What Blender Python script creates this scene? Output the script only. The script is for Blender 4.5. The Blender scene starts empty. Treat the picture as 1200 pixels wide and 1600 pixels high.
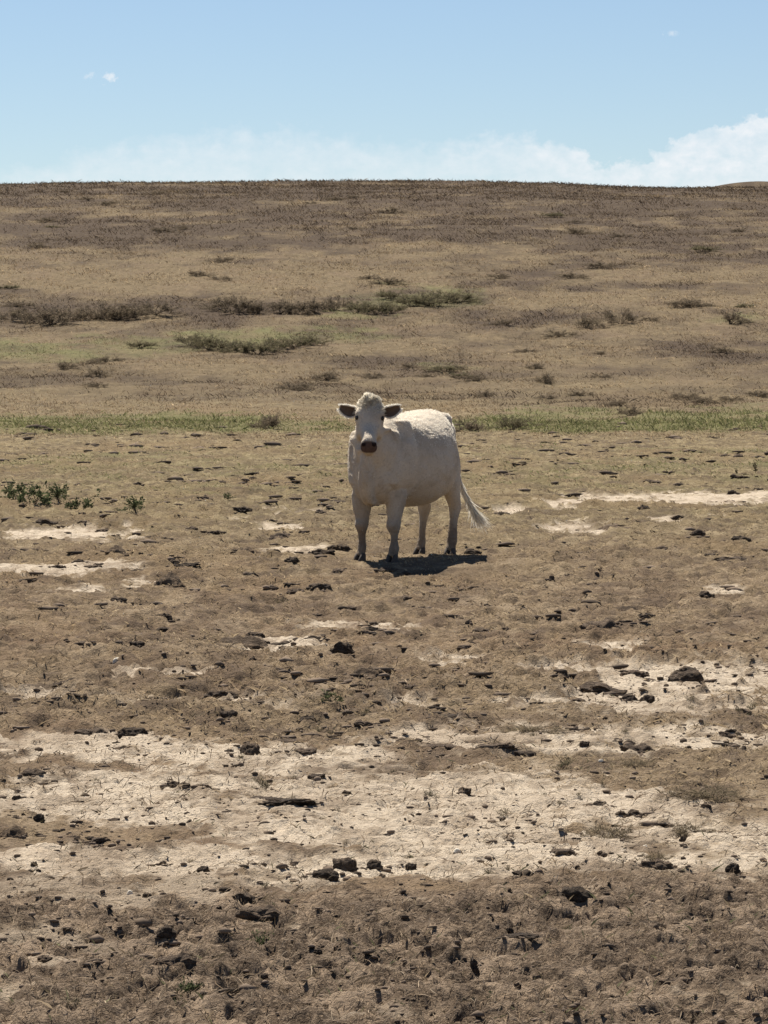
import bpy, bmesh, math, random
import numpy as np
from mathutils import Vector, Matrix

# ------------------------------------------------------------------ camera, sky, sun, exposure
SC = bpy.context.scene
COL = SC.collection
F_PX = 5550.0            # focal length in pixels of the 1200 x 1600 photograph
CAM_H = 1.70             # eye height
HOR = 584.0              # row of the eye level in the photograph
PITCH = math.atan((800.0 - HOR) / F_PX)

cam_data = bpy.data.cameras.new("camera")
cam_data.sensor_fit = 'VERTICAL'
cam_data.sensor_height = 36.0
cam_data.lens = 36.0 * F_PX / 1600.0
cam_data.clip_start = 0.1
cam_data.clip_end = 20000.0
cam = bpy.data.objects.new("camera", cam_data)
cam.location = (0.0, 0.0, CAM_H)
cam.rotation_euler = (math.pi / 2 - PITCH, 0.0, 0.0)
COL.objects.link(cam)
SC.camera = cam

SUN = Vector((-0.30, 0.74, 1.2)).normalized()      # towards the sun: behind the cow, to its right, high
SUN_EL = math.asin(SUN.z)
SUN_AZ = math.atan2(SUN.x, SUN.y)
sun_data = bpy.data.lights.new("sun", 'SUN')
sun_data.energy = 5.0
sun_data.angle = math.radians(0.5)
sun_data.color = (1.0, 0.94, 0.84)
sun = bpy.data.objects.new("sun", sun_data)
sun.rotation_euler = (-SUN).to_track_quat('-Z', 'Y').to_euler()
sun.location = (-20, 40, 60)
COL.objects.link(sun)

world = bpy.data.worlds.new("World")
SC.world = world
world.use_nodes = True
wn = world.node_tree.nodes; wl = world.node_tree.links
wn.clear()
def wnode(t, **kw):
    n = wn.new(t)
    for k, v in kw.items():
        setattr(n, k, v)
    return n
def wmath(op, a, b=None, c=None, clamp=False):
    n = wn.new('ShaderNodeMath'); n.operation = op; n.use_clamp = clamp
    for i, s in enumerate((a, b, c)):
        if s is None: continue
        if isinstance(s, (int, float)): n.inputs[i].default_value = s
        else: wl.new(s, n.inputs[i])
    return n.outputs[0]
sky = wnode('ShaderNodeTexSky', sky_type='NISHITA', sun_disc=False)
sky.sun_elevation = SUN_EL
sky.sun_rotation = SUN_AZ
sky.altitude = 1200.0
sky.air_density = 1.0
sky.dust_density = 0.15
sky.ozone_density = 1.6
tc = wnode('ShaderNodeTexCoord')
sep = wnode('ShaderNodeSeparateXYZ'); wl.new(tc.outputs['Generated'], sep.inputs[0])
DEG = 180 / math.pi
az = wmath('MULTIPLY', wmath('ARCTAN2', sep.outputs[0], sep.outputs[1]), DEG)
el = wmath('MULTIPLY', wmath('ARCSINE', sep.outputs[2]), DEG)
comb = wnode('ShaderNodeCombineXYZ'); wl.new(az, comb.inputs[0]); wl.new(el, comb.inputs[1])
def wnoise(scale, detail, rough=0.55, stretch=1.0, off=0.0):
    mp = wnode('ShaderNodeMapping'); mp.inputs['Scale'].default_value = (1, stretch, 1)
    mp.inputs['Location'].default_value = (off, off * 0.7, off)
    wl.new(comb.outputs[0], mp.inputs[0])
    n = wnode('ShaderNodeTexNoise'); n.inputs['Scale'].default_value = scale
    n.inputs['Detail'].default_value = detail; n.inputs['Roughness'].default_value = rough
    wl.new(mp.outputs[0], n.inputs['Vector'])
    return n.outputs['Fac']
def wsmooth(v, lo, hi):
    n = wnode('ShaderNodeMapRange', interpolation_type='SMOOTHSTEP'); n.clamp = True
    wl.new(v, n.inputs[0]); n.inputs[1].default_value = lo; n.inputs[2].default_value = hi
    return n.outputs[0]
# a belt of low cloud all round the horizon; its top (in degrees of elevation) wanders with azimuth
ramp = wnode('ShaderNodeValToRGB')
wl.new(wmath('MULTIPLY_ADD', az, 1 / 16.0, 0.5), ramp.inputs[0])
cr = ramp.color_ramp; cr.interpolation = 'EASE'
prof = [(-8, 3.55), (-6.2, 3.3), (-5.1, 3.5), (-4.6, 3.75), (-1.8, 4.0), (0.3, 3.75), (2.2, 3.86), (2.9, 3.72), (3.5, 3.35), (4.1, 3.45), (4.7, 3.8), (5.6, 4.0), (6.1, 4.25), (8, 4.3)]
while len(cr.elements) > 1: cr.elements.remove(cr.elements[-1])
for i, (a, h) in enumerate(prof):
    e = cr.elements[0] if i == 0 else cr.elements.new((a + 8) / 16.0)
    e.position = (a + 8) / 16.0
    v = (h - 3.0) / 2.0
    e.color = (v, v, v, 1)
top = wmath('MULTIPLY_ADD', ramp.outputs[0], 2.0, 3.0)
puff = wmath('SUBTRACT', wnoise(2.3, 5, 0.6, 1.2), 0.5)
puff2 = wmath('SUBTRACT', wnoise(0.35, 2, 0.5, 1.0, 7.0), 0.5)
d = wmath('SUBTRACT', wmath('ADD', top, wmath('MULTIPLY', puff, 0.95)), el)
softness = wsmooth(wmath('ABSOLUTE', wmath('SUBTRACT', az, -3.0)), 3.5, 7.0)     # crisp cumulus one way, thin veil the other
edge = wmath('DIVIDE', d, wmath('MULTIPLY_ADD', softness, -0.22, 0.32), clamp=True)
body = wmath('MULTIPLY', edge, wmath('MULTIPLY_ADD', wnoise(1.3, 4, 0.55, 1.8, 3.0), 0.9, 0.25), clamp=True)
body = wmath('MULTIPLY', body, wmath('MULTIPLY_ADD', wsmooth(el, -1.0, 5.0), 0.3, 0.62))
# two scraps of cloud higher up
def scrap(a0, e0, ra, re, s):
    da = wmath('DIVIDE', wmath('SUBTRACT', az, a0), ra); de = wmath('DIVIDE', wmath('SUBTRACT', el, e0), re)
    r = wmath('SQRT', wmath('ADD', wmath('MULTIPLY', da, da), wmath('MULTIPLY', de, de)))
    g = wmath('SUBTRACT', wmath('SUBTRACT', 1.0, r), wmath('MULTIPLY', wmath('SUBTRACT', wnoise(9.0, 4, 0.6, 1.0, e0), 0.45), 3.0), clamp=True)
    return wmath('MULTIPLY', g, s)
s1 = scrap(-4.42, 4.72, 0.16, 0.11, 0.9)
s2 = scrap(-4.70, 4.76, 0.12, 0.07, 0.6)
s3 = scrap(4.60, 5.42, 0.15, 0.08, 0.5)
body = wmath('MULTIPLY', body, wmath('MULTIPLY_ADD', softness, .45, .52))
body = wmath('MULTIPLY', body, wmath('MULTIPLY_ADD', wnoise(3.0, 6, .62, 1.4, 11.0), 2.4, -.15), clamp=True)
cover = wmath('MAXIMUM', wmath('MAXIMUM', body, s1), wmath('MAXIMUM', s2, s3))
tint = wnode('ShaderNodeMix', data_type='RGBA', blend_type='MULTIPLY')
tint.inputs[0].default_value = 1.0
wl.new(sky.outputs[0], tint.inputs[6]); tint.inputs[7].default_value = (0.945, 0.965, 1.02, 1)
SKY_STR = 0.05
mixc = wnode('ShaderNodeMix', data_type='RGBA')
wl.new(cover, mixc.inputs[0]); wl.new(tint.outputs[2], mixc.inputs[6])
cl = 0.50 / SKY_STR
mixc.inputs[7].default_value = (cl * 0.95, cl * 0.985, cl * 1.02, 1)
bg = wnode('ShaderNodeBackground'); bg.inputs['Strength'].default_value = SKY_STR
wl.new(mixc.outputs[2], bg.inputs[0])
wo = wnode('ShaderNodeOutputWorld'); wl.new(bg.outputs[0], wo.inputs[0])

SC.view_settings.view_transform = 'Standard'
SC.view_settings.look = 'None'
SC.view_settings.exposure = 0.9
SC.view_settings.gamma = 1.0
SC.view_settings.use_curve_mapping = False
SC.cycles.max_bounces = 6
SC.cycles.transparent_max_bounces = 4

# ------------------------------------------------------------------ helpers
rng = np.random.default_rng(11)
random.seed(5)

def tag(o, label=None, cat=None, group=None, kind=None):
    if label: o['label'] = label
    if cat: o['category'] = cat
    if group: o['group'] = group
    if kind: o['kind'] = kind
    return o

def link(name, mesh, parent=None, mat=None):
    o = bpy.data.objects.new(name, mesh)
    COL.objects.link(o)
    if parent is not None: o.parent = parent
    if mat is not None and mesh is not None and not mesh.materials: mesh.materials.append(mat)
    return o

def raw_mesh(name, verts, faces, smooth=True, attrs=None):
    """verts (n,3) array, faces (m,3) or (m,4) int array; attrs: {name: (n,) or (n,3) array} on points"""
    verts = np.asarray(verts, np.float32); faces = np.asarray(faces, np.int32)
    me = bpy.data.meshes.new(name)
    k = faces.shape[1]; m = len(faces)
    me.vertices.add(len(verts)); me.vertices.foreach_set('co', verts.ravel())
    me.loops.add(m * k); me.loops.foreach_set('vertex_index', faces.ravel())
    me.polygons.add(m); me.polygons.foreach_set('loop_start', np.arange(0, m * k, k, dtype=np.int32))
    try: me.polygons.foreach_set('loop_total', np.full(m, k, np.int32))
    except Exception: pass
    me.polygons.foreach_set('use_smooth', np.full(m, smooth, bool))
    for an, av in (attrs or {}).items():
        av = np.asarray(av, np.float32)
        if av.ndim == 1:
            a = me.attributes.new(an, 'FLOAT', 'POINT'); a.data.foreach_set('value', av)
        else:
            a = me.attributes.new(an, 'FLOAT_COLOR', 'POINT')
            a.data.foreach_set('color', np.concatenate([av, np.ones((len(av), 1), np.float32)], 1).ravel())
    me.update(); me.validate()
    return me

def _hash(ix, iy, seed):
    h = (ix.astype(np.int64) * 374761393 + iy.astype(np.int64) * 668265263 + seed * 974711) & 0xffffffff
    h = ((h ^ (h >> 13)) * 1274126177) & 0xffffffff
    return ((h ^ (h >> 16)) & 0xffff) / 32767.5 - 1.0
def vnoise(x, y, seed=0):
    x = np.asarray(x, float); y = np.asarray(y, float)
    x0 = np.floor(x); y0 = np.floor(y)
    fx = x - x0; fy = y - y0
    fx = fx * fx * fx * (fx * (fx * 6 - 15) + 10); fy = fy * fy * fy * (fy * (fy * 6 - 15) + 10)
    a = _hash(x0, y0, seed); b = _hash(x0 + 1, y0, seed); c = _hash(x0, y0 + 1, seed); d_ = _hash(x0 + 1, y0 + 1, seed)
    return (a + (b - a) * fx) * (1 - fy) + (c + (d_ - c) * fx) * fy
def fbm(x, y, seed=0, octv=4, gain=0.5):
    s = 0.0; amp = 1.0; tot = 0.0
    for i in range(octv):
        ca, sa = math.cos(0.6 * i), math.sin(0.6 * i)
        s = s + amp * vnoise((x * ca - y * sa) * 2 ** i + 17.3 * i, (x * sa + y * ca) * 2 ** i - 9.1 * i, seed + i)
        tot += amp; amp *= gain
    return s / tot
def sstep(a, b, v):
    t = np.clip((v - a) / (b - a), 0, 1); return t * t * (3 - 2 * t)

# ---- survey: photograph pixel <-> point on the ground
def project(x, y, z):
    yc = y * math.cos(PITCH) - (z - CAM_H) * math.sin(PITCH)
    zc = y * math.sin(PITCH) + (z - CAM_H) * math.cos(PITCH)
    yc = np.maximum(yc, 0.5)
    return 600 + F_PX * x / yc, 800 - F_PX * zc / yc

# ---- materials
def material(name, build):
    m = bpy.data.materials.new(name); m.use_nodes = True
    nt = m.node_tree; nt.nodes.clear()
    out = nt.nodes.new('ShaderNodeOutputMaterial')
    K = Kit(nt); sh = build(K)
    nt.links.new(sh, out.inputs['Surface'])
    return m
class Kit:
    def __init__(s, nt): s.nt = nt; s.n = nt.nodes; s.l = nt.links
    def put(s, sock, v):
        if v is None: return
        if hasattr(v, 'links') or isinstance(v, bpy.types.NodeSocket): s.l.new(v, sock)
        else:
            if isinstance(v, (tuple, list)) and len(v) == 3 and sock.type == 'RGBA': v = (*v, 1)
            sock.default_value = v
    def attr(s, name, col=False):
        n = s.n.new('ShaderNodeAttribute'); n.attribute_name = name
        return n.outputs['Color' if col else 'Fac']
    def pos(s, scale=(1, 1, 1), loc=(0, 0, 0), obj=True):
        t = s.n.new('ShaderNodeTexCoord'); m = s.n.new('ShaderNodeMapping')
        m.inputs['Scale'].default_value = scale; m.inputs['Location'].default_value = loc
        s.l.new(t.outputs['Object'], m.inputs[0]); return m.outputs[0]
    def noise(s, vec, scale, detail=4, rough=0.55, dist=0.0):
        n = s.n.new('ShaderNodeTexNoise'); s.l.new(vec, n.inputs['Vector'])
        n.inputs['Scale'].default_value = scale; n.inputs['Detail'].default_value = detail
        n.inputs['Roughness'].default_value = rough; n.inputs['Distortion'].default_value = dist
        return n.outputs['Fac']
    def math(s, op, a, b=None, clamp=False):
        n = s.n.new('ShaderNodeMath'); n.operation = op; n.use_clamp = clamp
        s.put(n.inputs[0], a); s.put(n.inputs[1], b); return n.outputs[0]
    def step(s, v, lo, hi):
        n = s.n.new('ShaderNodeMapRange'); n.interpolation_type = 'SMOOTHSTEP'
        s.put(n.inputs[0], v); n.inputs[1].default_value = lo; n.inputs[2].default_value = hi; return n.outputs[0]
    def mix(s, f, a, b, mode='MIX'):
        n = s.n.new('ShaderNodeMix'); n.data_type = 'RGBA'; n.blend_type = mode
        s.put(n.inputs[0], f); s.put(n.inputs[6], a); s.put(n.inputs[7], b); return n.outputs[2]
    def bump(s, h, strength, dist):
        n = s.n.new('ShaderNodeBump'); n.inputs['Strength'].default_value = strength
        n.inputs['Distance'].default_value = dist; s.put(n.inputs['Height'], h); return n.outputs[0]
    def diffuse(s, col, normal=None, rough=0.9, spec=0.15):
        n = s.n.new('ShaderNodeBsdfPrincipled'); s.put(n.inputs['Base Color'], col)
        s.put(n.inputs['Roughness'], rough); n.inputs['Specular IOR Level'].default_value = spec
        if normal is not None: s.l.new(normal, n.inputs['Normal'])
        return n.outputs[0]
    def leafy(s, col, trans=0.4):
        a = s.n.new('ShaderNodeBsdfDiffuse'); b = s.n.new('ShaderNodeBsdfTranslucent'); m = s.n.new('ShaderNodeMixShader')
        s.put(a.inputs[0], col); s.put(b.inputs[0], col); m.inputs[0].default_value = trans
        s.l.new(a.outputs[0], m.inputs[1]); s.l.new(b.outputs[0], m.inputs[2]); return m.outputs[0]
# ------------------------------------------------------------------ the ground: one sheet, flat pasture then a long hillside
COW_AT = (0.207, 32.75)           # x, y of the middle between the cow's feet
HZ = np.array([0, 60, 85, 105, 130, 160, 200, 250, 300, 350, 390, 430, 500, 700, 1200, 3000, 8000], float)
HG = np.array([0, 0, 0.12, 0.45, 1.35, 3.45, 7.2, 12.0, 16.5, 20.05, 22.62, 24.1, 24.0, 18, 5, -40, -200], float)
_hz = np.linspace(0, 8000, 80001)
_hg = np.interp(_hz, HZ, HG)
_k = np.hanning(401); _k /= _k.sum()
_hg = np.convolve(np.pad(_hg, 200, mode='edge'), _k, mode='valid')
def base(x, y):
    g = np.interp(y, _hz, _hg)
    u = x / np.maximum(y, 30.0)
    hillw = sstep(150, 380, y) * (1 - sstep(800, 1500, y))
    # the crest dips to either side
    dip = 0.22 * sstep(-0.02, -0.12, u) + 0.50 * sstep(0.040, 0.075, u) + 0.25 * sstep(0.10, 0.3, np.abs(u))
    und = 0.25 * vnoise(x / 26.0, y / 30.0, 91) + 0.12 * vnoise(x / 9.0, y / 11.0, 92)
    far = 52.8 * np.exp(-((x - 112) / 80.0) ** 2) * sstep(900, 1050, y) * (1 - sstep(1150, 1500, y)) * 0.95
    step_ = -.125 * (1 - sstep(30.7, 32.2, y)) * sstep(17, 28, y) * np.exp(-((x - .3) / 4.0) ** 2)
    return g + hillw * (und - dip) + far + step_

# what grows or lies where: (px, py, half width, half height, strength) surveyed in photograph pixels
PALE = [(260, 1060, 110, 12, .9), (440, 1010, 70, 14, .7), (560, 985, 90, 10, .6), (690, 1032, 60, 8, .55), (110, 930, 60, 10, .6), (230, 912, 40, 9, .7),
        (100, 838, 100, 10, 1.1), (60, 895, 95, 10, 1.0), (165, 884, 50, 8, 1.0), (215, 831, 28, 5, 1.0), (355, 811, 25, 3, .6), (440, 826, 50, 4, .7), (470, 862, 50, 5, .6),
        (790, 800, 36, 6, 1.1), (885, 790, 36, 9, 1.1), (975, 786, 70, 9, .95), (1090, 780, 90, 10, 1.0), (1030, 818, 32, 6, 1.1), (1170, 776, 36, 6, 1.0), (900, 830, 50, 7, .8), (460, 800, 40, 5, .8), (1110, 812, 25, 2, .7),
        (955, 1015, 60, 8, .55), (1080, 1062, 190, 26, 1.0), (1010, 1104, 190, 26, .9), (1110, 1150, 150, 20, .85), (760, 1052, 60, 10, .4), (650, 1110, 60, 10, .5), (880, 1052, 60, 9, .6),
        (60, 1090, 60, 14, .7), (330, 1105, 160, 10, .5), (1130, 925, 30, 6, .7), (700, 1075, 40, 6, .5), (130, 1170, 160, 26, .95), (420, 1190, 190, 30, .95), (900, 1160, 330, 22, .7),
        (300, 1255, 330, 50, 1.0), (800, 1260, 330, 48, .95), (200, 1350, 330, 26, 1.0), (760, 1350, 520, 30, 1.0), (1080, 1330, 220, 40, .9), (580, 1300, 300, 34, 1.0), (470, 1385, 90, 16, .8),
        (60, 655, 0, 0, 0)]
DULL = [(210, 1325, 90, 15, .75), (330, 1320, 40, 7, .6), (20, 1302, 45, 24, .85), (300, 1130, 90, 14, .8), (60, 1205, 70, 14, .6), (120, 1135, 60, 9, .5), (820, 1130, 150, 18, .75),
        (700, 1120, 60, 10, .6), (1115, 1235, 75, 22, .65), (720, 1180, 110, 8, .5), (1020, 1195, 80, 10, .5), (1150, 1142, 50, 8, .5), (530, 1165, 60, 8, .4), (1060, 1120, 90, 6, .5),
        (110, 1075, 60, 14, .8), (570, 1065, 46, 14, .8), (260, 1090, 120, 10, .6), (380, 1000, 40, 12, .8), (1180, 1260, 60, 40, .4), (930, 1295, 50, 14, .5), (1010, 1225, 60, 9, .35)]
GREEN = [(120, 666, 220, 16, .9), (330, 663, 120, 15, .95), (470, 664, 80, 14, .7), (880, 660, 160, 18, .95), (1080, 660, 150, 19, 1.0), (1200, 658, 70, 18, 1.0), (750, 665, 60, 14, .8),
         (60, 548, 120, 16, .7), (200, 540, 110, 14, .6), (380, 530, 100, 14, .75), (520, 525, 80, 10, .4), (660, 465, 90, 18, .6), (560, 496, 60, 5, .6), (1150, 500, 60, 6, .35), (690, 575, 40, 8, .4),
         (640, 735, 500, 30, .18), (300, 745, 300, 30, .15), (1000, 740, 250, 30, .2)]
DARKH = [(110, 350, 150, 14, .55), (300, 362, 170, 14, .6), (480, 345, 150, 10, .5), (640, 352, 180, 10, .45), (860, 420, 160, 12, .5), (1080, 424, 140, 10, .4), (1000, 330, 260, 12, .4), (560, 300, 700, 10, .5), (640, 470, 110, 18, .5), (200, 486, 220, 14, .45), (60, 605, 120, 14, .35), (880, 585, 140, 16, .35), (1110, 560, 110, 14, .35), (350, 612, 120, 12, .3), (1000, 630, 200, 10, .4)]
LIGHTH = [(250, 440, 330, 18, .5), (560, 420, 200, 12, .35), (1000, 465, 240, 18, .5), (700, 540, 200, 14, .35), (150, 575, 180, 10, .35), (480, 585, 160, 12, .3), (1050, 600, 160, 10, .3)]
def spots(px, py, lst, seed, grow=1.0, wob=0.55):
    m = np.zeros_like(px)
    for i, (cx, cy, rx, ry, s) in enumerate(lst):
        if rx == 0: continue
        sel = (np.abs(px - cx) < rx * 2.2) & (np.abs(py - cy) < ry * 2.2)
        if not sel.any(): continue
        r = np.sqrt(((px[sel] - cx) / rx) ** 2 + ((py[sel] - cy) / ry) ** 2)
        m[sel] = np.maximum(m[sel], s * (1 - sstep(0.55, 1.35, r)))
    return m
def masks(x, y):
    """pale bare soil, churned dark mulch, green, dark brush tone on the hill: 0..1 each, by world position"""
    zb = base(x, y)
    px, py = project(x, y, zb)
    inview = (y > 7) & (y < 800)
    px = np.where(inview, px, -9999.0); py = np.where(inview, py, 9999.0)
    n1 = fbm(x / 0.55, y / 0.9, 31, 4, 0.6); n2 = fbm(x / 0.16, y / 0.22, 41, 3, 0.6)
    n4 = fbm(x / 0.055, y / 0.08, 43, 2, .6)
    big = fbm(x / 3.0, y / 5.0, 47, 3)
    pale = spots(px + 26 * n1, py + 9 * n1, PALE, 1)
    outside = (np.abs(px - 600) > 640)
    band = sstep(11.4, 12.2, y + 0.5 * n1) * (1 - sstep(16.0, 18.5, y + 2 * big))
    pale = np.where(outside, band * 0.9, pale)
    dull = spots(px + 30 * n1, py + 8 * n2, DULL, 2)
    pale = pale * (1 - dull)
    amp = np.where(y < 22, 1.0, 1.25)
    pale = np.clip(pale + amp * (0.50 * n1 + 0.70 * n2 + 0.45 * n4 * (y < 40)) * (pale > 0.02), 0, 1)
    pale = sstep(0.10, 0.85, pale)
    edge = 11.72 + 0.45 * n1 + 0.30 * n2 + .35 * vnoise(x / 1.1, y / 2.0, 48)
    mulch = 1 - sstep(-0.25, 0.40, y - edge)
    bare = sstep(.34, .62, n1 + .6 * n2 + .10 * sstep(10.6, 11.6, y))
    mulch = mulch * (1 - .7 * bare)
    pale = np.maximum(pale, .75 * bare * (y < 12.2) * (y > 7))
    pale = pale * (1 - .85 * mulch)
    hs = fbm(x / 2.2, y / 4.0, 63, 3)
    hs2 = fbm(x / .9, y / 1.6, 64, 3, .6)
    green = spots(px + 40 * hs, py + 8 * hs + 7 * hs2, GREEN, 3)
    green = np.clip(green + .7 * hs2 * (green > .02) + .3 * hs * (green > .02), 0, 1)
    bump_ = np.exp(-((y - 204) / 14.0) ** 2)
    hpx = px + 40 * hs; hpy = py + 6 * hs
    brush = np.clip(0.34 + spots(hpx, hpy, DARKH, 4) - spots(hpx, hpy, LIGHTH, 5) + .35 * sstep(330, 378, y) + 1.5 * fbm(x / 7.0, y / 10.0, 71, 5, 0.66) + .50 * sstep(208, 255, y) - .25 * bump_ + .65 * fbm(x / 1.5, y / 3.2, 72, 3, .6), 0, 1) * sstep(85, 120, y)
    return pale, mulch, green, brush
CLOD_PRINT = []
def relief(x, y, pale, mulch):
    fade = 1 - sstep(60, 140, y)
    # churned, hoof-pocked mulch
    a = np.abs(fbm(x / 0.13, y / 0.13, 5, 3, 0.55)); b = np.abs(fbm(x / 0.055, y / 0.055, 6, 2, 0.6))
    pk = fbm(x / 0.17, y / 0.14, 17, 4, .65)
    h_m = 0.056 * (0.25 - a) + 0.036 * (0.25 - b) + 0.03 * fbm(x / 0.45, y / 0.45, 7, 2) + 0.027 * sstep(-.02, .16, pk)
    # dry grass sod: hummocks
    c = fbm(x / 0.42, y / 0.42, 8, 4, 0.58); e = fbm(x / 0.10, y / 0.10, 9, 3, 0.6)
    led = fbm(x / 0.36, y / 0.40, 18, 4, .6); led2 = fbm(x / 0.13, y / 0.15, 19, 3, .6)
    h_g = 0.050 * c + 0.024 * e + 0.036 * sstep(.0, .10, led) + 0.024 * sstep(.04, .14, led2) + 0.05 * fbm(x / 2.6, y / 2.6, 12, 2) * sstep(14, 22, y)
    # bare soil: nearly flat, cracked and crumbly
    led3 = fbm(x / 0.075, y / 0.085, 20, 3, .6)
    h_p = 0.016 * fbm(x / 0.35, y / 0.35, 13, 3) + 0.017 * e + 0.014 * sstep(.04, .12, led2) + 0.008 * sstep(.06, .16, led3)
    h_g = h_g * (.45 + .55 * sstep(12.5, 20, y))
    h = h_g * (1 - pale) * (1 - mulch) + h_p * pale * (1 - mulch) + h_m * mulch
    cow = np.exp(-(((x - COW_AT[0]) / 0.9) ** 2 + ((y - COW_AT[1] + 0.3) / 1.5) ** 2) ** 2)
    h = h * (1 - 0.75 * cow)
    hill = sstep(70, 130, y) * (1 - sstep(700, 900, y))
    h = h * (0.25 + 0.75 * fade) + hill * (0.13 * fbm(x / 1.6, y / 1.9, 14, 3, 0.55) + 0.10 * fbm(x / 5.0, y / 6.0, 15, 2))
    near = sstep(6.5, 8.0, y)
    return h * near
def height(x, y):
    x = np.atleast_1d(np.asarray(x, float)); y = np.atleast_1d(np.asarray(y, float))
    p, m, g, b = masks(x, y)
    return base(x, y) + relief(x, y, p, m)
def ground_at(px, py):
    """the ground point seen at a photograph pixel"""
    ys = np.geomspace(8.0, 430.0, 3000)
    yc = ys
    xs = (px - 600) / F_PX * ys
    qx, qy = project(xs, ys, base(xs, ys))
    i = np.argmax(qy <= py) if (qy <= py).any() else len(ys) - 1
    y = ys[i]
    if i > 0:
        t = (py - qy[i - 1]) / (qy[i] - qy[i - 1] + 1e-9); y = ys[i - 1] + t * (ys[i] - ys[i - 1])
    x = (px - 600) / F_PX * y
    return float(x), float(y), float(height(x, y)[0])

ys = [np.linspace(-120, 6.5, 24), np.linspace(6.7, 8.4, 40)]
yv = 8.4; rows = []
while yv < 34: rows.append(yv); yv *= 1.00145
while yv < 100: rows.append(yv); yv *= 1.0020
while yv < 440: rows.append(yv); yv *= 1.0042
while yv < 1600: rows.append(yv); yv *= 1.02
while yv < 9000: rows.append(yv); yv *= 1.12
Y = np.concatenate(ys + [np.array(rows)])
uf = np.linspace(-0.142, 0.142, 305)
uo = 0.142 * np.geomspace(1.03, 60, 40)
U = np.concatenate([-uo[::-1], uf, uo])
YY, UU = np.meshgrid(Y, U, indexing='ij')
XX = UU * np.maximum(YY, 8.4)
jit = 0.3 * (U[60] - U[59]) * np.maximum(YY, 8.4)
inner = (np.abs(UU) < 0.1415) & (YY > 9)
XX = XX + np.where(inner, rng.uniform(-1, 1, XX.shape) * jit, 0)
xf, yf = XX.ravel(), YY.ravel()
P, Mu, G, B = masks(xf, yf)
ZF = base(xf, yf) + relief(xf, yf, P, Mu)
nr, nc = YY.shape
idx = np.arange(nr * nc).reshape(nr, nc)
quads = np.stack([idx[:-1, :-1], idx[:-1, 1:], idx[1:, 1:], idx[1:, :-1]], -1).reshape(-1, 4)
g_me = raw_mesh('ground', np.stack([xf, yf, ZF], 1), quads, True, {'pale': P, 'mulch': Mu, 'green': G, 'brush': B})

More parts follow.
